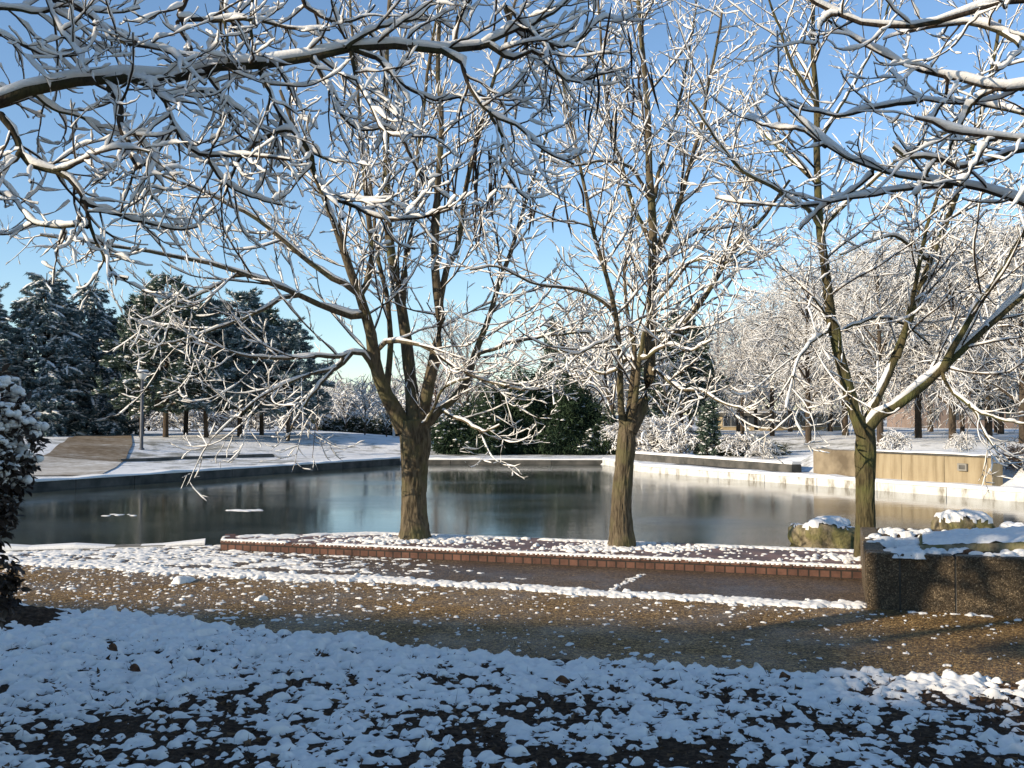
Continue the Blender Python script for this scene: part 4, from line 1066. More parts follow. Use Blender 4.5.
def conifer(name, seed, h, spread, kind, mat, snow=1.0, trunk_from=0.0, nb=70):
    root = empty(name, (0, 0, 0)); rng = np.random.default_rng(seed)
    P = resample([(0, 0, -0.2), (rng.normal(0, 0.06), rng.normal(0, 0.06), h * 0.4), (rng.normal(0, 0.15), rng.normal(0, 0.15), h)], 18)
    TRr = np.linspace(1, 0.08, 18) * 0.017 * h + 0.015
    V, Q = tubes(P[None], TRr[None], 9); mesh('trunk', V, [Q], M['bark_far'], root)
    Ls = []; Rs = []
    for i in range(nb):
        q_ = (i + 0.5) / nb
        if kind != 'small': tq = 11 if kind == 'pine' else 14; q_ = np.clip((math.floor(q_ * tq) + 0.5 + rng.normal(0, 0.16)) / tq, 0.01, 0.99)
        q = trunk_from + (0.98 - trunk_from) * q_; a = i * 2.399 + rng.normal(0, 0.35)
        qq = (q - trunk_from) / (1 - trunk_from)
        if kind == 'pine': l = spread * (1 - qq ** 1.7) * (0.75 + 0.25 * min(1, qq * 5)) * rng.uniform(0.65, 1.15) + 0.25; rise = 0.10 + 0.35 * qq; dr = 0.10
        elif kind == 'cedar': l = spread * (1 - qq ** 1.35) * rng.uniform(0.5, 1.15) + 0.25; rise = 0.22; dr = 0.62 - 0.15 * qq
        else: l = spread * (1 - qq) ** 0.9 * rng.uniform(0.75, 1.05) + 0.12; rise = 0.25 + 0.4 * qq; dr = 0.15
        k_ = q * 17; p = P[int(k_)] + (P[min(17, int(k_) + 1)] - P[int(k_)]) * (k_ % 1); c, s_ = math.cos(a), math.sin(a)
        Ls.append(resample([p, p + np.array([c * l * 0.4, s_ * l * 0.4, l * rise * 0.5]), p + np.array([c * l * 0.75, s_ * l * 0.75, l * (rise * 0.7 - dr * 0.35)]), p + np.array([c * l, s_ * l, l * (rise * 0.8 - dr * 0.8)])], 10))
        Rs.append(np.linspace(max(0.02, TRr[int(k_)] * 0.35), 0.012, 10))
    PL = np.stack(Ls); RL = np.stack(Rs)
    n1 = 5
    c1, r1 = spawn(PL, RL, rng, 0.30, 0.22, 1.0, spread * 0.30, spread * 0.16, 48, n1, 0.08, -0.04 if kind == 'cedar' else 0.05, 0.5, 0.008, 0.014, planar=0.7)
    V1, Q1 = tubes(PL, RL, 4); V2, Q2 = tubes(c1, r1, 3)
    mesh('boughs', np.concatenate([V1, V2]), [np.concatenate([Q1, Q2 + len(V1)])], M['bark_far'], root)
    # needle tufts along the side shoots
    pts = np.concatenate([c1[:, 1:].reshape(-1, 3), (0.5 * (c1[:, 1:-1] + c1[:, 2:])).reshape(-1, 3), PL[:, 5:].reshape(-1, 3)])
    dirs = np.concatenate([unit(np.diff(c1, axis=1)).reshape(-1, 3), unit(c1[:, 2:] - c1[:, 1:-1]).reshape(-1, 3), unit(PL[:, 5:] - PL[:, 4:-1]).reshape(-1, 3)])
    rep = 16
    Pp = np.repeat(pts, rep, 0) + rng.normal(0, 0.05, (len(pts) * rep, 3)); D = unit(np.repeat(dirs, rep, 0) * 0.75 + rng.normal(0, 0.5, (len(pts) * rep, 3)) * np.array([1, 1, 0.6]) + np.array([0, 0, -0.30 if kind == 'cedar' else 0.28]))
    Lb = rng.uniform(0.14, 0.34, len(Pp)) * (1.15 if kind != 'small' else 0.6); Wb = Lb * 0.33
    V, T = blades(Pp, D, Lb, Wb, rng); mesh('foliage', V, [T], M[mat], root, False)
    sel = rng.random(len(pts)) < 1.1 * snow
    sp = pts[sel] + np.array([0, 0, 0.06]) + rng.normal(0, 0.07, (sel.sum(), 3)); rx = rng.uniform(0.06, 0.20, len(sp)) * (1 if kind != 'small' else 0.6)
    V, T = lumps(sp, rx, rx * 0.38, rng)
    if kind != 'small':
        k2 = rng.random(len(c1)) < 0.75 * snow; V3, Q3 = snow_tubes(c1[k2] + np.array([0, 0, 0.05]), r1[k2], rng, a=0.075, b=0.5, sides=4, thresh=0.1, lump=0.6, tmax=0.12)
        mesh('snow', np.concatenate([V, V3]), [T, Q3 + len(V)], M['bsnow'], root)
    else: mesh('snow', V, [T], M['bsnow'], root)
    return root
CED = conifer('cedar_tree', 61, 12.0, 5.4, 'cedar', 'needle_blue', 1.05, 0.02, 110)
PIN = [conifer('pine_tree', 62, 10.0, 3.6, 'pine', 'needle', 0.75, 0.19, 76), conifer('pine_tree', 63, 10.0, 3.4, 'pine', 'needle_blue', 1.0, 0.21, 72)]
SML = conifer('small_conifer', 64, 2.6, 0.75, 'small', 'needle', 0.5, 0.02, 60)
g = 'blue-grey cedars on the left bank'
for (px, d, top, lab, sx) in ((42, 52, 272, 'snowy blue-grey cedar with a bent top at the far left', 1.0), (88, 55, 282, 'snowy blue-grey cedar with a thin pointed top, just left of the pines', 0.85), (-20, 50, 290, 'snowy cedar cut by the left edge of the photo', 1.1)):
    place(CED, px, d, top, lab, g, h=12.0, sx=sx)
g = 'snow-dusted pines on the left bank'
for (vi, px, d, top, lab) in ((0, 166, 49, 276, 'tall dark pine nearest the lamp post'), (1, 186, 55, 296, 'snow-dusted pine second from the lamp post'), (1, 207, 50, 300, 'snow-dusted pine third from the lamp post'),
                              (1, 240, 52, 290, 'bluish snow-dusted pine in the middle of the pine group'), (0, 262, 56, 306, 'dark pine right of the middle of the pine group'), (1, 288, 51, 318, 'lowest pine at the right end of the pine group'), (0, 142, 57, 300, 'dark pine directly behind the lamp post')):
    place(PIN[vi], px, d, top, lab, g, h=10.0)
g = 'dark conifers behind the pond'
for (px, d, top, lab, sx) in ((556, 66, 320, 'slim dark conifer rising behind the evergreen bush', 0.55), (682, 64, 312, 'broad dark pine right behind the middle catalpa', 0.95), (655, 70, 330, 'dark pine partly hidden by the middle catalpa limbs', 0.7), (995, 80, 300, 'dark conifer deep behind the frosted trees at right', 0.7)):
    place(PIN[0], px, d, top, lab, g, h=10.0, sx=sx)
place(SML, 707, 44.5, 402, 'small dark green conifer standing between snowy shrubs on the far bank', None, h=2.6)

def bush(name, px, d, top, rx, ry, label, group, seed, mat='bush', n=5200, droop=0.7, snow=0.12, blade=0.34, cat='shrub'):
    x = xat(px, d); z = tz(x, d); hh = at(px, top, d)[2] - z
    root = empty(name, (x, d, z)); rng = np.random.default_rng(seed)
    u = unit(rng.normal(0, 1, (n, 3))); u[:, 2] = np.abs(u[:, 2]); rr = rng.uniform(0.62, 1.02, n) ** 0.7
    lob = 1 + 0.16 * np.sin(5 * np.arctan2(u[:, 1], u[:, 0]) + seed) + 0.14 * np.sin(7 * u[:, 2] + 3 * np.arctan2(u[:, 1], u[:, 0]))
    P = u * (rr * lob)[:, None] * np.array([rx, ry, hh * 0.93]); P[:, 2] = np.maximum(P[:, 2], 0.03)
    stems = []
    for i in range(26):
        a = rng.uniform(0, 6.28); e_ = rng.uniform(0.2, 1.0); tgt = np.array([math.cos(a) * rx * 0.8 * (1 - e_ * 0.6), math.sin(a) * ry * 0.8 * (1 - e_ * 0.6), hh * 0.85 * e_])
        stems.append(resample([(math.cos(a) * 0.15, math.sin(a) * 0.15, -0.1), tgt * 0.5 + np.array([0, 0, 0.15 * hh]), tgt], 8))
    V, Q = tubes(np.stack(stems), np.tile(np.linspace(0.03, 0.01, 8), (26, 1)), 4); mesh('stems', V, [Q], M['bark_far'], root)
    Pp = np.repeat(P, 6, 0) + rng.normal(0, 0.12, (n * 6, 3)); D = unit(np.repeat(u, 6, 0) * 0.55 + rng.normal(0, 0.5, (n * 6, 3)) + np.array([0, 0, -droop]))
    L = rng.uniform(0.5, 1.0, len(Pp)) * blade; V, T = blades(Pp, D, L, L * 0.2, rng); mesh('foliage', V, [T], M[mat], root, False)
    if snow:
        sel = (rng.random(n) < snow) & (u[:, 2] > 0.15) & (rr > 0.8); sp = P[sel] + np.array([0, 0, 0.03]); q = rng.uniform(0.06, 0.17, len(sp)); V, T = lumps(sp, q, q * 0.4, rng); mesh('snow', V, [T], M['bsnow'], root)
    return tag(root, label, cat, group)
g = 'dark evergreen bushes at the far end of the pond'
bush('evergreen_bush', 480, 47.5, 408, 2.1, 1.8, 'dark evergreen bush right of the left catalpa trunk, lightly snowed', g, 71, snow=0.22)
bush('evergreen_bush', 520, 49.0, 374, 2.2, 2.0, 'tallest dark evergreen bush, centre of the far bank', g, 72, snow=0.05)
bush('evergreen_bush', 566, 48.0, 388, 2.2, 1.8, 'dark drooping evergreen bush left of the middle catalpa trunk', g, 73, snow=0.08)
bush('evergreen_bush', 592, 47.0, 432, 1.3, 1.2, 'low drooping evergreen bush with snowy tips beside the middle catalpa trunk', g, 74, snow=0.5, n=2600)
g = 'snowy hedges beyond the pond'
for i, (px, d, top, rx, lab) in enumerate(((352, 76, 418, 2.2, 'grey snowy hedge clump left of the far white post'), (388, 78, 416, 2.0, 'grey snowy hedge clump behind the left catalpa trunk'), (318, 80, 420, 2.0, 'grey snowy hedge clump right of the pine group'), (425, 76, 420, 1.8, 'grey snowy hedge clump touching the evergreen bush'))):
    bush('hedge', px, d, top, rx, 1.2, lab, g, 80 + i, 'hedge', 1800, 0.2, 0.5, 0.3, 'hedge')
bush('low_hedge', 745, 44.5, 440, 1.5, 0.7, 'low dark hedge dusted with snow right of the small conifer', None, 85, 'hedge', 1500, 0.2, 0.5, 0.22, 'hedge')
bush('ivy_shrub', 1024, 24.2, 452, 0.45, 0.5, 'dark ivy shrub at the right end of the retaining wall', None, 86, 'leaf_dark', 900, 0.3, 0.1, 0.12)

# ------------------------------------------------------------------ things round the pond
# lamp post
x = xat(142, 41.5); z = tz(x, 41.5); hz = at(142, 371, 41.5)[2] - z
e = empty('lamp_post', (x, 41.5, z))
mb = MB(); mb.lathe([(0.12, -0.1), (0.12, 0.05), (0.075, 0.08), (0.07, 1.0), (0.055, hz - 0.35)], n=12); mb.build('pole', M['metal'], e, True)
hd = MB(); hd.lathe([(0.06, hz - 0.36), (0.12, hz - 0.32), (0.24, hz - 0.1), (0.235, hz - 0.09)], n=12); hd.build('lamp_shade', M['glass'], e, True)
c_ = MB(); c_.lathe([(0.27, hz - 0.085), (0.30, hz - 0.07), (0.28, hz - 0.03), (0.1, hz - 0.005)], n=14); c_.build('lamp_cap', M['metal'], e, True)
c_ = MB(); c_.lathe([(0.26, hz - 0.028), (0.24, hz + 0.02), (0.2, hz + 0.05), (0.02, hz + 0.055)], n=14); c_.build('snow', M['bsnow'], e, True)
tag(e, 'grey lamp post with a wide flat cap on the left bank beside the ramp', 'lamp post')
x = xat(141, 48); z = tz(x, 48); e = empty('wooden_post', (x, 48, z)); mb = MB(); mb.lathe([(0.07, -0.1), (0.065, 2.1), (0.05, 2.16)], n=8); mb.build('post', M['bark_far'], e, True)
mb = MB(); mb.lathe([(0.06, 2.162), (0.05, 2.22), (0.01, 2.24)], n=8); mb.build('snow', M['bsnow'], e, True); tag(e, 'short dark post just behind the lamp post', 'post')
x = xat(394, 58); z = tz(x, 58); e = empty('white_post', (x, 58, z)); mb = MB(); mb.lathe([(0.075, -0.1), (0.07, 1.9), (0.06, 1.95)], n=8); mb.build('post', M['white_paint'], e, True)
mb = MB(); mb.lathe([(0.085, 1.952), (0.07, 2.02), (0.01, 2.05)], n=8); mb.build('snow', M['bsnow'], e, True); tag(e, 'slim white post on the far lawn just left of the left catalpa trunk', 'post')

# ramp path up the left bank: a sheet draped on the ground
def drape(name, rows, mat, dz=0.03):
    V = []; m = 9
    for (xa, ya, xb, yb) in rows:
        for k_ in range(m):
            q = k_ / (m - 1); x = xa + (xb - xa) * q; y = ya + (yb - ya) * q; V.append((x, y, tz(x, y) + dz))
    n = len(rows); Q = [(i * m + k_, i * m + k_ + 1, (i + 1) * m + k_ + 1, (i + 1) * m + k_) for i in range(n - 1) for k_ in range(m - 1)]
    return tag(mesh(name, np.array(V), [np.array(Q)], mat), kind='structure')
rows = []
for q in np.linspace(0, 1, 40):
    d_ = 28.5 + 29 * q; c = np.interp(q, [0, 0.15, 0.3, 0.5, 1.0], [60, 70, 88, 100, 108]); wd = np.interp(q, [0, 0.15, 0.3, 0.5, 1.0], [80, 90, 76, 66, 44])
    rows.append((xat(c - wd / 2, d_), d_, xat(c + wd / 2, d_), d_))
drape('ramp_path', rows[10:], M['ramp'])
drape('sanded_snow', rows[:11], M['sand_snow'], 0.026)
# low edging along the lawn right of the lamp post
e0 = at(118, 466, 38.0); pts = []
for q in np.linspace(0, 1, 12):
    px = 122 + (275 - 122) * q; d_ = 36.5 + 6.0 * q; pts.append((xat(px, d_), d_))
e = empty('lawn_edging', (0, 0, 0)); zz = max(tz(*p) for p in pts)
strip('edging_stone', pts, 0.18, -0.3, zz + 0.09, M['concrete_dark'], 1, e); tag(e, 'thin dark stone edging below the lamp post lawn', 'edging')

# boulders in the water and behind the planter
def rock(name, c, rx, ry, rz, seed, label, cap=True, group='mossy boulders by the planter'):
    root = empty(name, c); n, m = 72, 44; V = []
    for i in range(m + 1):
        th_ = math.pi * i / m
        for k_ in range(n):
            ph = 2 * math.pi * k_ / n; d_ = Vector((math.sin(th_) * math.cos(ph), math.sin(th_) * math.sin(ph), math.cos(th_)))
            s_ = 0.98 + 0.20 * mnoise.noise(d_ * 1.6 + Vector((seed * 3.1, 0, 0))) - 0.16 * abs(mnoise.noise(Vector((d_.x * 3.4, d_.y * 3.4, d_.z * 1.6)) + Vector((0, seed, 0)))) - 0.07 * abs(mnoise.noise(d_ * 8 + Vector((seed, 0, 0))))
            f_ = (abs(d_.x) ** 4.5 + abs(d_.y) ** 4.5 + abs(d_.z) ** 4.5) ** (-1 / 4.5)
            V.append((d_.x * rx * s_ * f_, d_.y * ry * s_ * f_, d_.z * rz * s_ * f_))
    V = np.array(V); Q = [(i * n + k_, (i + 1) * n + k_, (i + 1) * n + (k_ + 1) % n, i * n + (k_ + 1) % n) for i in range(m) for k_ in range(n)]
    mesh('boulder_body', V, [np.array(Q)], M['rock'], root)
    if cap:
        nz_ = vnoise(V[:, 0] * 3 + seed, V[:, 1] * 3, 0.5, 71, 3); up_ = V[:, 2] / rz + 0.16 * nz_
        Vs = V.copy(); Vs[:, 2] += 0.020 + 0.012 * np.clip(up_ - 0.6, 0, 1); Vs[:, :2] *= 1.01
        Qs = np.array([q for q in Q if min(up_[list(q)]) > 0.74]); Vs[up_ < 0.82, 2] -= 0.02
        used = np.unique(Qs); mp2 = np.full(len(V), -1); mp2[used] = np.arange(len(used)); mesh('snow', Vs[used], [mp2[Qs]], M['bsnow'], root)
    return tag(root, label, 'boulder', group)
rock('boulder', (xat(823, 14.6), 14.6, -0.25), 0.46, 0.4, 0.40, 1, 'mossy boulder with a snow cap standing in the water left of the right catalpa trunk')
rock('boulder', (xat(962, 13.6), 13.6, -0.02), 0.36, 0.35, 0.37, 2.3, 'pointed mossy boulder with a snow cap behind the planter')
rock('boulder', (xat(1016, 13.2), 13.2, 0.02), 0.24, 0.28, 0.20, 4.1, 'small ochre boulder at the right edge behind the planter')

# pebbled concrete planter
pa = R(-18.0)
e = empty('planter', (3.0, 8.53, 0), pa)
Lp, Dp, Hp = 3.4, 2.15, 0.475
xs = [0, 0.27, 0.70, 1.62, 2.55, Lp]
for a, b in zip(xs[:-1], xs[1:]):
    mb = MB(); mb.box((a + 0.008, 0.01, 0), (b - 0.008, 0.16, Hp - (0.0 if a else 0.0)), bev=0.012); mb.build('panel', M['planter'], e)
mb = MB(); mb.box((0.012, 0.02, 0), (Lp - 0.01, 0.15, Hp - 0.03)); mb.build('joint_backing', M['concrete_dark'], e)
mb = MB(); mb.box((0.0, 0.17, 0), (0.16, Dp, Hp), bev=0.012); mb.build('panel', M['planter'], e)
mb = MB(); mb.box((0.165, Dp - 0.16, 0), (Lp, Dp, Hp), bev=0.012); mb.build('panel', M['planter'], e)
gxx, gyy = np.meshgrid(np.linspace(0.15, Lp - 0.02, 90), np.linspace(0.15, Dp - 0.15, 56)); zz = Hp - 0.05 + 0.05 * fbm2(gxx, gyy, 0.7, 44, 3)
idx = np.arange(gxx.size).reshape(gxx.shape); Q = np.stack([idx[:-1, :-1], idx[:-1, 1:], idx[1:, 1:], idx[1:, :-1]], -1).reshape(-1, 4)
mesh('soil', np.stack([gxx, gyy, zz], -1).reshape(-1, 3), [Q], M['soil'], e)
tag(e, 'pebbled concrete planter box with vertical joints at the right of the path', 'planter')
mp_ = lambda lx, ly: (3.0 + lx * math.cos(pa) - ly * math.sin(pa), 8.53 + lx * math.sin(pa) + ly * math.cos(pa))
# stone slab lying on the planter and the snow on both
sx_, sy_ = mp_(1.15, 0.75)
root = empty('stone_slab', (sx_, sy_, Hp), pa)
V = np.array([(-0.72, -0.3, -0.08), (0.95, -0.35, -0.08), (1.05, 0.4, -0.08), (-0.7, 0.35, -0.08), (-0.68, -0.27, 0.02), (0.92, -0.32, 0.14), (1.0, 0.37, 0.22), (-0.64, 0.32, 0.06)])
mb = MB(); mb.add(V, [(3, 2, 1, 0), (4, 5, 6, 7), (0, 1, 5, 4), (1, 2, 6, 5), (2, 3, 7, 6), (3, 0, 4, 7)]); mb.build('slab_body', M['rock'], root)
gu, gv = np.meshgrid(np.linspace(0.01, 0.99, 60), np.linspace(0.02, 0.98, 26)); b4 = V[4:8]
Pq = (b4[0] * ((1 - gu) * (1 - gv))[..., None] + b4[1] * (gu * (1 - gv))[..., None] + b4[2] * (gu * gv)[..., None] + b4[3] * ((1 - gu) * gv)[..., None])
ed = np.minimum(np.minimum(gu, 1 - gu) * 8, np.minimum(gv, 1 - gv) * 5); Pq[..., 2] += -0.01 + 0.05 * np.clip(ed, 0, 1) ** 0.5 + 0.014 * fbm2(gu * 1.6, gv * 0.7, 0.3, 46, 3)
idx = np.arange(gu.size).reshape(gu.shape); Q = np.stack([idx[:-1, :-1], idx[:-1, 1:], idx[1:, 1:], idx[1:, :-1]], -1).reshape(-1, 4)
mesh('snow', Pq.reshape(-1, 3), [Q], M['bsnow'], root); tag(root, 'slanting stone slab under snow lying on the planter', 'stone slab')
blobs = []
for i in range(900):
    lx, ly = rg.uniform(0.05, 2.6), rg.uniform(0.05, 2.0)
    x, y = mp_(lx, ly); q = fbm2(np.array([lx]), np.array([ly]), 0.9, 47, 2)[0]
    if q > -0.1: blobs.append((x, y, rg.uniform(0.02, 0.08), rg.uniform(0.015, 0.05)))
snowfield('planter_snow', 2.9, 6.4, 7.9, 11, 0.02, blobs, None, None, None, 'snow lumps lying on the soil and rim of the planter', z0=Hp - 0.015, off=0.02)

# evergreen shrub hanging in from the left edge
def laurel():
    root = empty('laurel_shrub', (-2.85, 4.7, 0.0)); rng = np.random.default_rng(91)
    cx = np.array([-2.62, 4.75, 1.25]) - np.array([-2.85, 4.7, 0])
    n = 900; u = unit(rng.normal(0, 1, (n, 3))); rr = rng.uniform(0.35, 1.0, n) ** 0.5
    taper = lambda z: np.clip(0.62 + 0.5 * (z), 0.3, 1.0)
    P = u * rr[:, None] * np.array([0.47, 0.5, 0.60]); P[:, :2] *= taper(P[:, 2] / 0.6)[:, None]; P = P + cx
    low = np.stack([rng.normal(-0.12, 0.11, 160), rng.normal(0, 0.15, 160), rng.uniform(0.15, 0.75, 160)], 1) + np.array([0.27, 0, 0]) * 1.0
    low[:, 0] = np.minimum(low[:, 0], 0.42); P = np.concatenate([P, low])
    spr = np.array(at(8, 585, 4.75)) - np.array([-2.85, 4.7, 0]); P = np.concatenate([P, spr + rng.normal(0, 0.025, (26, 3)) * np.array([1, 1, 2.2])])
    stems = []
    for i in range(40):
        e_ = P[rng.integers(0, len(P))]; stems.append(resample([(0.02 * math.cos(i), 0.02 * math.sin(i), -0.05), np.array([0.0, 0, 0.6]) + 0.3 * e_ * np.array([1, 1, 0.6]), e_], 9))
    stems.append(resample([(0.0, 0.0, 0.3), spr * 0.6 + np.array([0, 0, 0.2]), spr], 9))
    V, Q = tubes(np.stack(stems), np.tile(np.linspace(0.018, 0.004, 9), (41, 1)), 6); mesh('stems', V, [Q], M['bark_dark'], root)
    # leaves: folded pointed ovals in rosettes
    K = 7; Pp = np.repeat(P, K, 0) + rng.normal(0, 0.012, (len(P) * K, 3)); D = unit(rng.normal(0, 1, Pp.shape) + np.array([0, 0, -0.1]) + np.repeat(unit(P - cx), K, 0) * 0.5)
    sd = unit(np.cross(D, unit(rng.normal(0, 0.5, Pp.shape) + np.array([0, 0, 1.0])))); up = np.cross(sd, D); L = rng.uniform(0.035, 0.065, len(Pp))[:, None]
    prof = [(0, 0.0), (0.3, 0.20), (0.65, 0.19), (1.0, 0.0)]
    vs = [Pp, Pp + D * L * 0.33 + sd * L * 0.21 + up * L * 0.07, Pp + D * L * 0.68 + sd * L * 0.18 + up * L * 0.05, Pp + D * L - up * L * 0.08, Pp + D * L * 0.68 - sd * L * 0.18 + up * L * 0.05, Pp + D * L * 0.33 - sd * L * 0.21 + up * L * 0.07, Pp + D * L * 0.5]
    V = np.stack(vs, 1).reshape(-1, 3); f = np.array([[0, 1, 6, 6], [1, 2, 6, 6]]); tri = np.array([[0, 1, 6], [1, 2, 6], [2, 3, 6], [3, 4, 6], [4, 5, 6], [5, 0, 6]])
    T = (tri[None] + (np.arange(len(Pp)) * 7)[:, None, None]).reshape(-1, 3); mesh('foliage', V, [T], M['leaf_dark'], root)
    # snow: rounded pads on the upper shoots
    top_ = P[:900]; sel = (u[:, 2] > 0.0) & (rr > 0.58) & (rr < 0.96); sp = top_[sel] + np.array([0, 0, 0.025]); sp = np.concatenate([sp, sp + rng.normal(0, 0.02, sp.shape) * np.array([1, 1, 0.5]), sp + rng.normal(0, 0.02, sp.shape) * np.array([1, 1, 0.5]), sp + rng.normal(0, 0.026, sp.shape) * np.array([1, 1, 0.5]), low[rng.random(160) < 0.12] + np.array([0, 0, 0.02])])
    ico = []; m1, m2 = 6, 9
    for i in range(m1 + 1):
        for k_ in range(m2):
            th_ = math.pi * i / m1; ph = 2 * math.pi * k_ / m2; ico.append((math.sin(th_) * math.cos(ph), math.sin(th_) * math.sin(ph), math.cos(th_)))
    ico = np.array(ico); q = rng.uniform(0.010, 0.031, len(sp)); V = sp[:, None, :] + ico[None] * np.stack([q, q * rng.uniform(0.7, 1.2, len(sp)), q * 0.62], 1)[:, None, :] * (1 + 0.16 * np.sin(ico[None, :, 0:1] * 4 + rng.uniform(0, 6, (len(sp), 1, 1))))
    fq = np.array([(i * m2 + k_, (i + 1) * m2 + k_, (i + 1) * m2 + (k_ + 1) % m2, i * m2 + (k_ + 1) % m2) for i in range(m1) for k_ in range(m2)])
    mesh('snow', V.reshape(-1, 3), [(fq[None] + (np.arange(len(sp)) * len(ico))[:, None, None]).reshape(-1, 4)], M['bsnow'], root)
    return tag(root, 'dark evergreen shrub capped with snow at the left edge of the foreground', 'shrub')
laurel()
# dark earth mound at the left end of the bed
root_m = np.array([-4.35, 8.0]); gu, gv = np.meshgrid(np.linspace(-1, 1, 60), np.linspace(-1, 1, 40)); rr = np.sqrt(gu ** 2 + gv ** 2)
zz = 0.13 * np.clip(1 - rr ** 2.2, -0.3, 1) + 0.02 * fbm2(gu, gv, 0.5, 51, 3) * (rr < 1); idx = np.arange(gu.size).reshape(gu.shape); Q = np.stack([idx[:-1, :-1], idx[:-1, 1:], idx[1:, 1:], idx[1:, :-1]], -1).reshape(-1, 4)
tag(mesh('soil_mound', np.stack([root_m[0] + gu * 0.95, root_m[1] + gv * 0.5 - gu * 0.1, zz], -1).reshape(-1, 3), [Q], M['soil']), kind='structure')
rng = np.random.default_rng(301); K = 16000
lx_ = rng.uniform(-4.2, 4.2, K); ly_ = rng.uniform(3.9, 7.6, K); s_, t_ = ST(lx_, ly_); ok = (np.abs(lx_) < 0.57 * ly_) & (t_ < edge_t(s_) - 0.1)
Pq = np.stack([lx_, ly_, rng.uniform(0.012, 0.030, K)], 1)[ok]; Dq = unit(rng.normal(0, 1, Pq.shape) * np.array([1, 1, 0.35])); Lq = rng.uniform(0.012, 0.05, len(Pq)); V, T = blades(Pq, Dq, Lq, Lq * rng.uniform(0.2, 0.7, len(Pq)), rng)
tag(mesh('leaf_litter', V, [T], M['litter'], None, False), kind='stuff')
K = 240; lx_ = rng.uniform(-3.6, 3.6, K); ly_ = rng.uniform(4.2, 7.2, K); Pq = np.stack([lx_, ly_, np.full(K, 0.02)], 1); Dq = unit(rng.normal(0, 0.45, Pq.shape) + np.array([0, 0, 1.0])); Lq = rng.uniform(0.03, 0.10, K); V, T = blades(Pq, Dq, Lq, np.full(K, 0.004), rng)
tag(mesh('grass_stalks', V, [T], M['litter'], None, False), kind='stuff')
# fallen leaves and bare stalks in the bed
i = 0
for (px, py, labl) in ((113, 652, 'curled brown leaf on the snow at the left of the bed'), (563, 685, 'brown leaf on the snow in the middle of the bed'), (785, 681, 'brown leaf near the right back of the snowy bed'), (135, 673, 'brown leaf lying flat on the snow below the curled leaf')):
    d_ = 1.56 / ((py - 420) / F); p = at(px, py, d_); root = Vector((p[0], p[1], 0.075)); rng = np.random.default_rng(200 + i); V = []
    for u_ in np.linspace(0, 1, 7):
        wv = math.sin(math.pi * min(1, u_ * 0.9 + 0.05)) * 0.028
        for s_ in (-1, -0.5, 0, 0.5, 1): V.append(((u_ - 0.5) * 0.085, s_ * wv, 0.016 * s_ * s_ + 0.012 * math.sin(u_ * 5) ))
    Q = [(a * 5 + b, a * 5 + b + 1, (a + 1) * 5 + b + 1, (a + 1) * 5 + b) for a in range(6) for b in range(4)]
    o = mesh('fallen_leaf', np.array(V), [np.array(Q)], M['deadleaf']); o.location = root; o.rotation_euler = (rng.uniform(0.4, 0.7), rng.uniform(-0.2, 0.2), rng.uniform(-0.6, 0.6)); tag(o, labl, 'leaf', 'fallen brown leaves on the snow'); i += 1
# snow lying on the ice
blobs = []
for (px, py, rx, ry, n) in ((244, 510, 0.30, 0.08, 60), (120, 515, 0.30, 0.08, 6)):
    d_ = (CAMZ - WATER_Z) / ((py - 420) / F); x = xat(px, d_)
    for i in range(n): blobs.append((x + rg.normal(0, rx * 0.6), d_ + rg.normal(0, ry * 0.9), rg.uniform(0.03, 0.09), rg.uniform(0.004, 0.012)))
snowfield('ice_snow', -9.5, -2.2, 17.0, 26.5, 0.03, blobs, None, None, None, 'thin snow lying on the ice at the left of the pond', z0=WATER_Z + 0.002, off=0.012)

# ------------------------------------------------------------------ buildings
def building(name, c, rz, wx, dy, h, floors, cols, wall, label, roof_snow=True, win=(1.3, 1.4), group=None):
    e = empty(name, c, rz)
    mb = MB(); mb.box((-wx / 2, 0, -0.5), (wx / 2, dy, h)); mb.build('wall', M[wall], e)
    mb = MB(); mb.box((-wx / 2 - 0.3, -0.3, h + 0.002), (wx / 2 + 0.3, dy + 0.3, h + 0.3)); mb.build('roof', M['concrete_dark'], e)
    if roof_snow: mb = MB(); mb.box((-wx / 2 - 0.25, -0.25, h + 0.302), (wx / 2 + 0.25, dy + 0.25, h + 0.42), bev=0.08); mb.build('snow', M['bsnow'], e)
    fh = h / floors
    for f_ in range(floors):
        for k_ in range(cols):
            x = -wx / 2 + wx * (k_ + 0.5) / cols; z0 = f_ * fh + fh * 0.3
            fr = MB(); fr.box((x - win[0] / 2 - 0.08, -0.05, z0 - 0.08), (x + win[0] / 2 + 0.08, 0.04, z0 + win[1] + 0.08)); fo = fr.build('window', M['render_grey'] if wall != 'render_salmon' else M[wall], e)
            pn = MB(); pn.box((x - win[0] / 2, -0.06, z0), (x - 0.03, -0.045, z0 + win[1])); pn.box((x + 0.03, -0.06, z0), (x + win[0] / 2, -0.045, z0 + win[1])); pn.build('pane', M['pane'], fo)
    return tag(e, label, 'building', group)
def far_build(px, d, top, wpx, floors, cols, wall, label, rz=0.0, dy=10):
    x = xat(px, d); z = tz(x, d); h = at(px, top, d)[2] - z
    return building('building', (x, d, z), rz, wpx / F * d, dy, h, floors, cols, wall, label)
far_build(782, 92, 416, 120, 1, 7, 'render_beige', 'long low beige building with a row of windows under the frosted trees')
far_build(985, 112, 345, 130, 3, 5, 'render_salmon', 'dull pinkish apartment building half hidden by the frosted trees at right')
far_build(355, 130, 398, 44, 2, 4, 'render_white', 'small pale far building between the pines and the left catalpa', dy=8)
far_build(315, 140, 402, 30, 2, 3, 'render_beige', 'small far beige building right beside the pine group', dy=8)
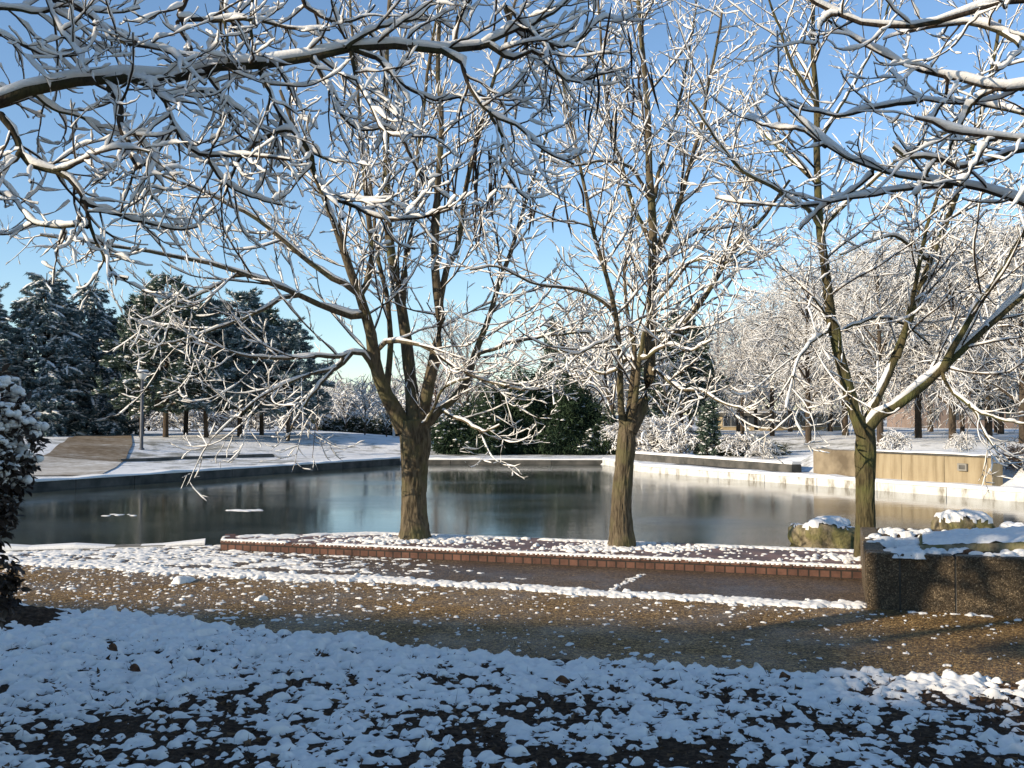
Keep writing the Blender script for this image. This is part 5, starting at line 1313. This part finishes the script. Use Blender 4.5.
# unseen apartment block behind the photographer, shaped to cast the shadow over the foreground
hx = np.array([math.sin(R(SUN_TH)), math.cos(R(SUN_TH))]); ct = 1 / math.tan(R(SUN_EL))
ha, hb = 11.0, 13.6
cor = np.array([3.0, 5.75]) - hx * ha * ct
u_ = np.array([0.984, -0.178]); 
e = building('unseen_apartment_block', (cor[0] - u_[0] * 27.5, cor[1] - u_[1] * 27.5, 0), math.atan2(u_[1], u_[0]) , 55, 0.1, ha, 4, 16, 'render_grey', 'unseen grey apartment block behind the photographer, placed to cast its shadow over the snowy bed', False)
for ch in list(e.children):
    if ch.name.split('.')[0] in ('wall', 'roof'): bpy.data.objects.remove(ch)
pc = np.array([2.7, 7.62]) - hx * hb * ct
lx = (pc - np.array(e.location)[:2]) @ u_; ly = (pc - np.array(e.location)[:2]) @ np.array([0.178, 0.984])
mb = MB(); mb.box((-27.5, -12, -0.5), (27.5, 0, ha)); mb.build('wall', M['render_grey'], e)
mb = MB(); mb.box((-26.0, -11, ha + 0.002), (lx, ly, hb)); mb.build('attic_storey', M['render_white'], e)  # attic shaped so its shadow edge falls along the path
for ch in e.children:                      # windows look towards the pond
    if ch.name.startswith('window'):
        ch.rotation_euler = (0, 0, math.pi)
# unseen pine added left of the photographer to shade the overhanging limb
PB = conifer('pine_tree', 65, 9.6, 1.7, 'pine', 'needle', 0.5, 0.62, 16); PB.location = (-11.6, -0.2, 0); tag(PB, 'unseen tall pine added beyond the left edge to shade the overhanging limb', 'tree', 'unseen pines added for shade')
for (x, y, k_, lab) in ((-6.0, -11.0, 1.5, 'unseen tall pine added behind the photographer to cut the sky light'),):  # out of view, added to dim the sky light on the foreground
    PB = copy_tree(PIN[1]); PB.location = (x, y, 0); PB.scale = (k_, k_, k_); tag(PB, lab, 'tree', 'unseen pines added for shade')
rng = np.random.default_rng(77); K = 26000
px_ = rng.uniform(-110, 130, K); py_ = rng.uniform(125, 165, K); hm = 6.2 + 1.8 * vnoise(px_, py_, 14, 3, 3)
pz_ = rng.uniform(0, 1, K) ** 0.8 * hm + 0.2; Pw = np.stack([px_, py_, pz_], 1); Dw = unit(np.stack([rng.normal(0, 0.5, K), rng.normal(0, 0.5, K), rng.uniform(0.4, 1.2, K)], 1)); Lw = rng.uniform(0.7, 2.0, K)
V, T = blades(Pw, Dw, Lw, Lw * 0.16, rng); tag(mesh('far_wood', V, [T], M['far_wood'], None, False), kind='stuff')
# far wood beyond the lawns
g = 'frosted thicket behind the pines'
for i, (px, d, top, sx) in enumerate(((20, 72, 404, 1.6), (70, 74, 400, 1.7), (115, 70, 402, 1.5), (150, 72, 398, 1.6), (185, 70, 404, 1.5), (220, 73, 400, 1.6), (258, 71, 406, 1.5), (290, 74, 404, 1.5), (318, 84, 402, 1.8), (352, 88, 400, 1.8), (386, 86, 404, 1.7), (420, 88, 402, 1.6))):
    place(VSM[1], px, d, top, 'frosted thicket shrub far back between the pine trunks and the left catalpa', g, 'shrub', h=1.9, sx=sx)
for i, (px, d, top) in enumerate(((-30, 95, 380), (30, 98, 372), (130, 96, 376), (200, 99, 370), (280, 97, 374), (335, 100, 380), (395, 102, 376), (450, 98, 372), (510, 104, 378), (560, 99, 366), (620, 97, 362), (660, 102, 368))):
    place(VSM[0], px, d, top, 'frosted bare tree of the far wood beyond the lawns', 'frosted trees of the far wood', h=4.5, sx=1.1)
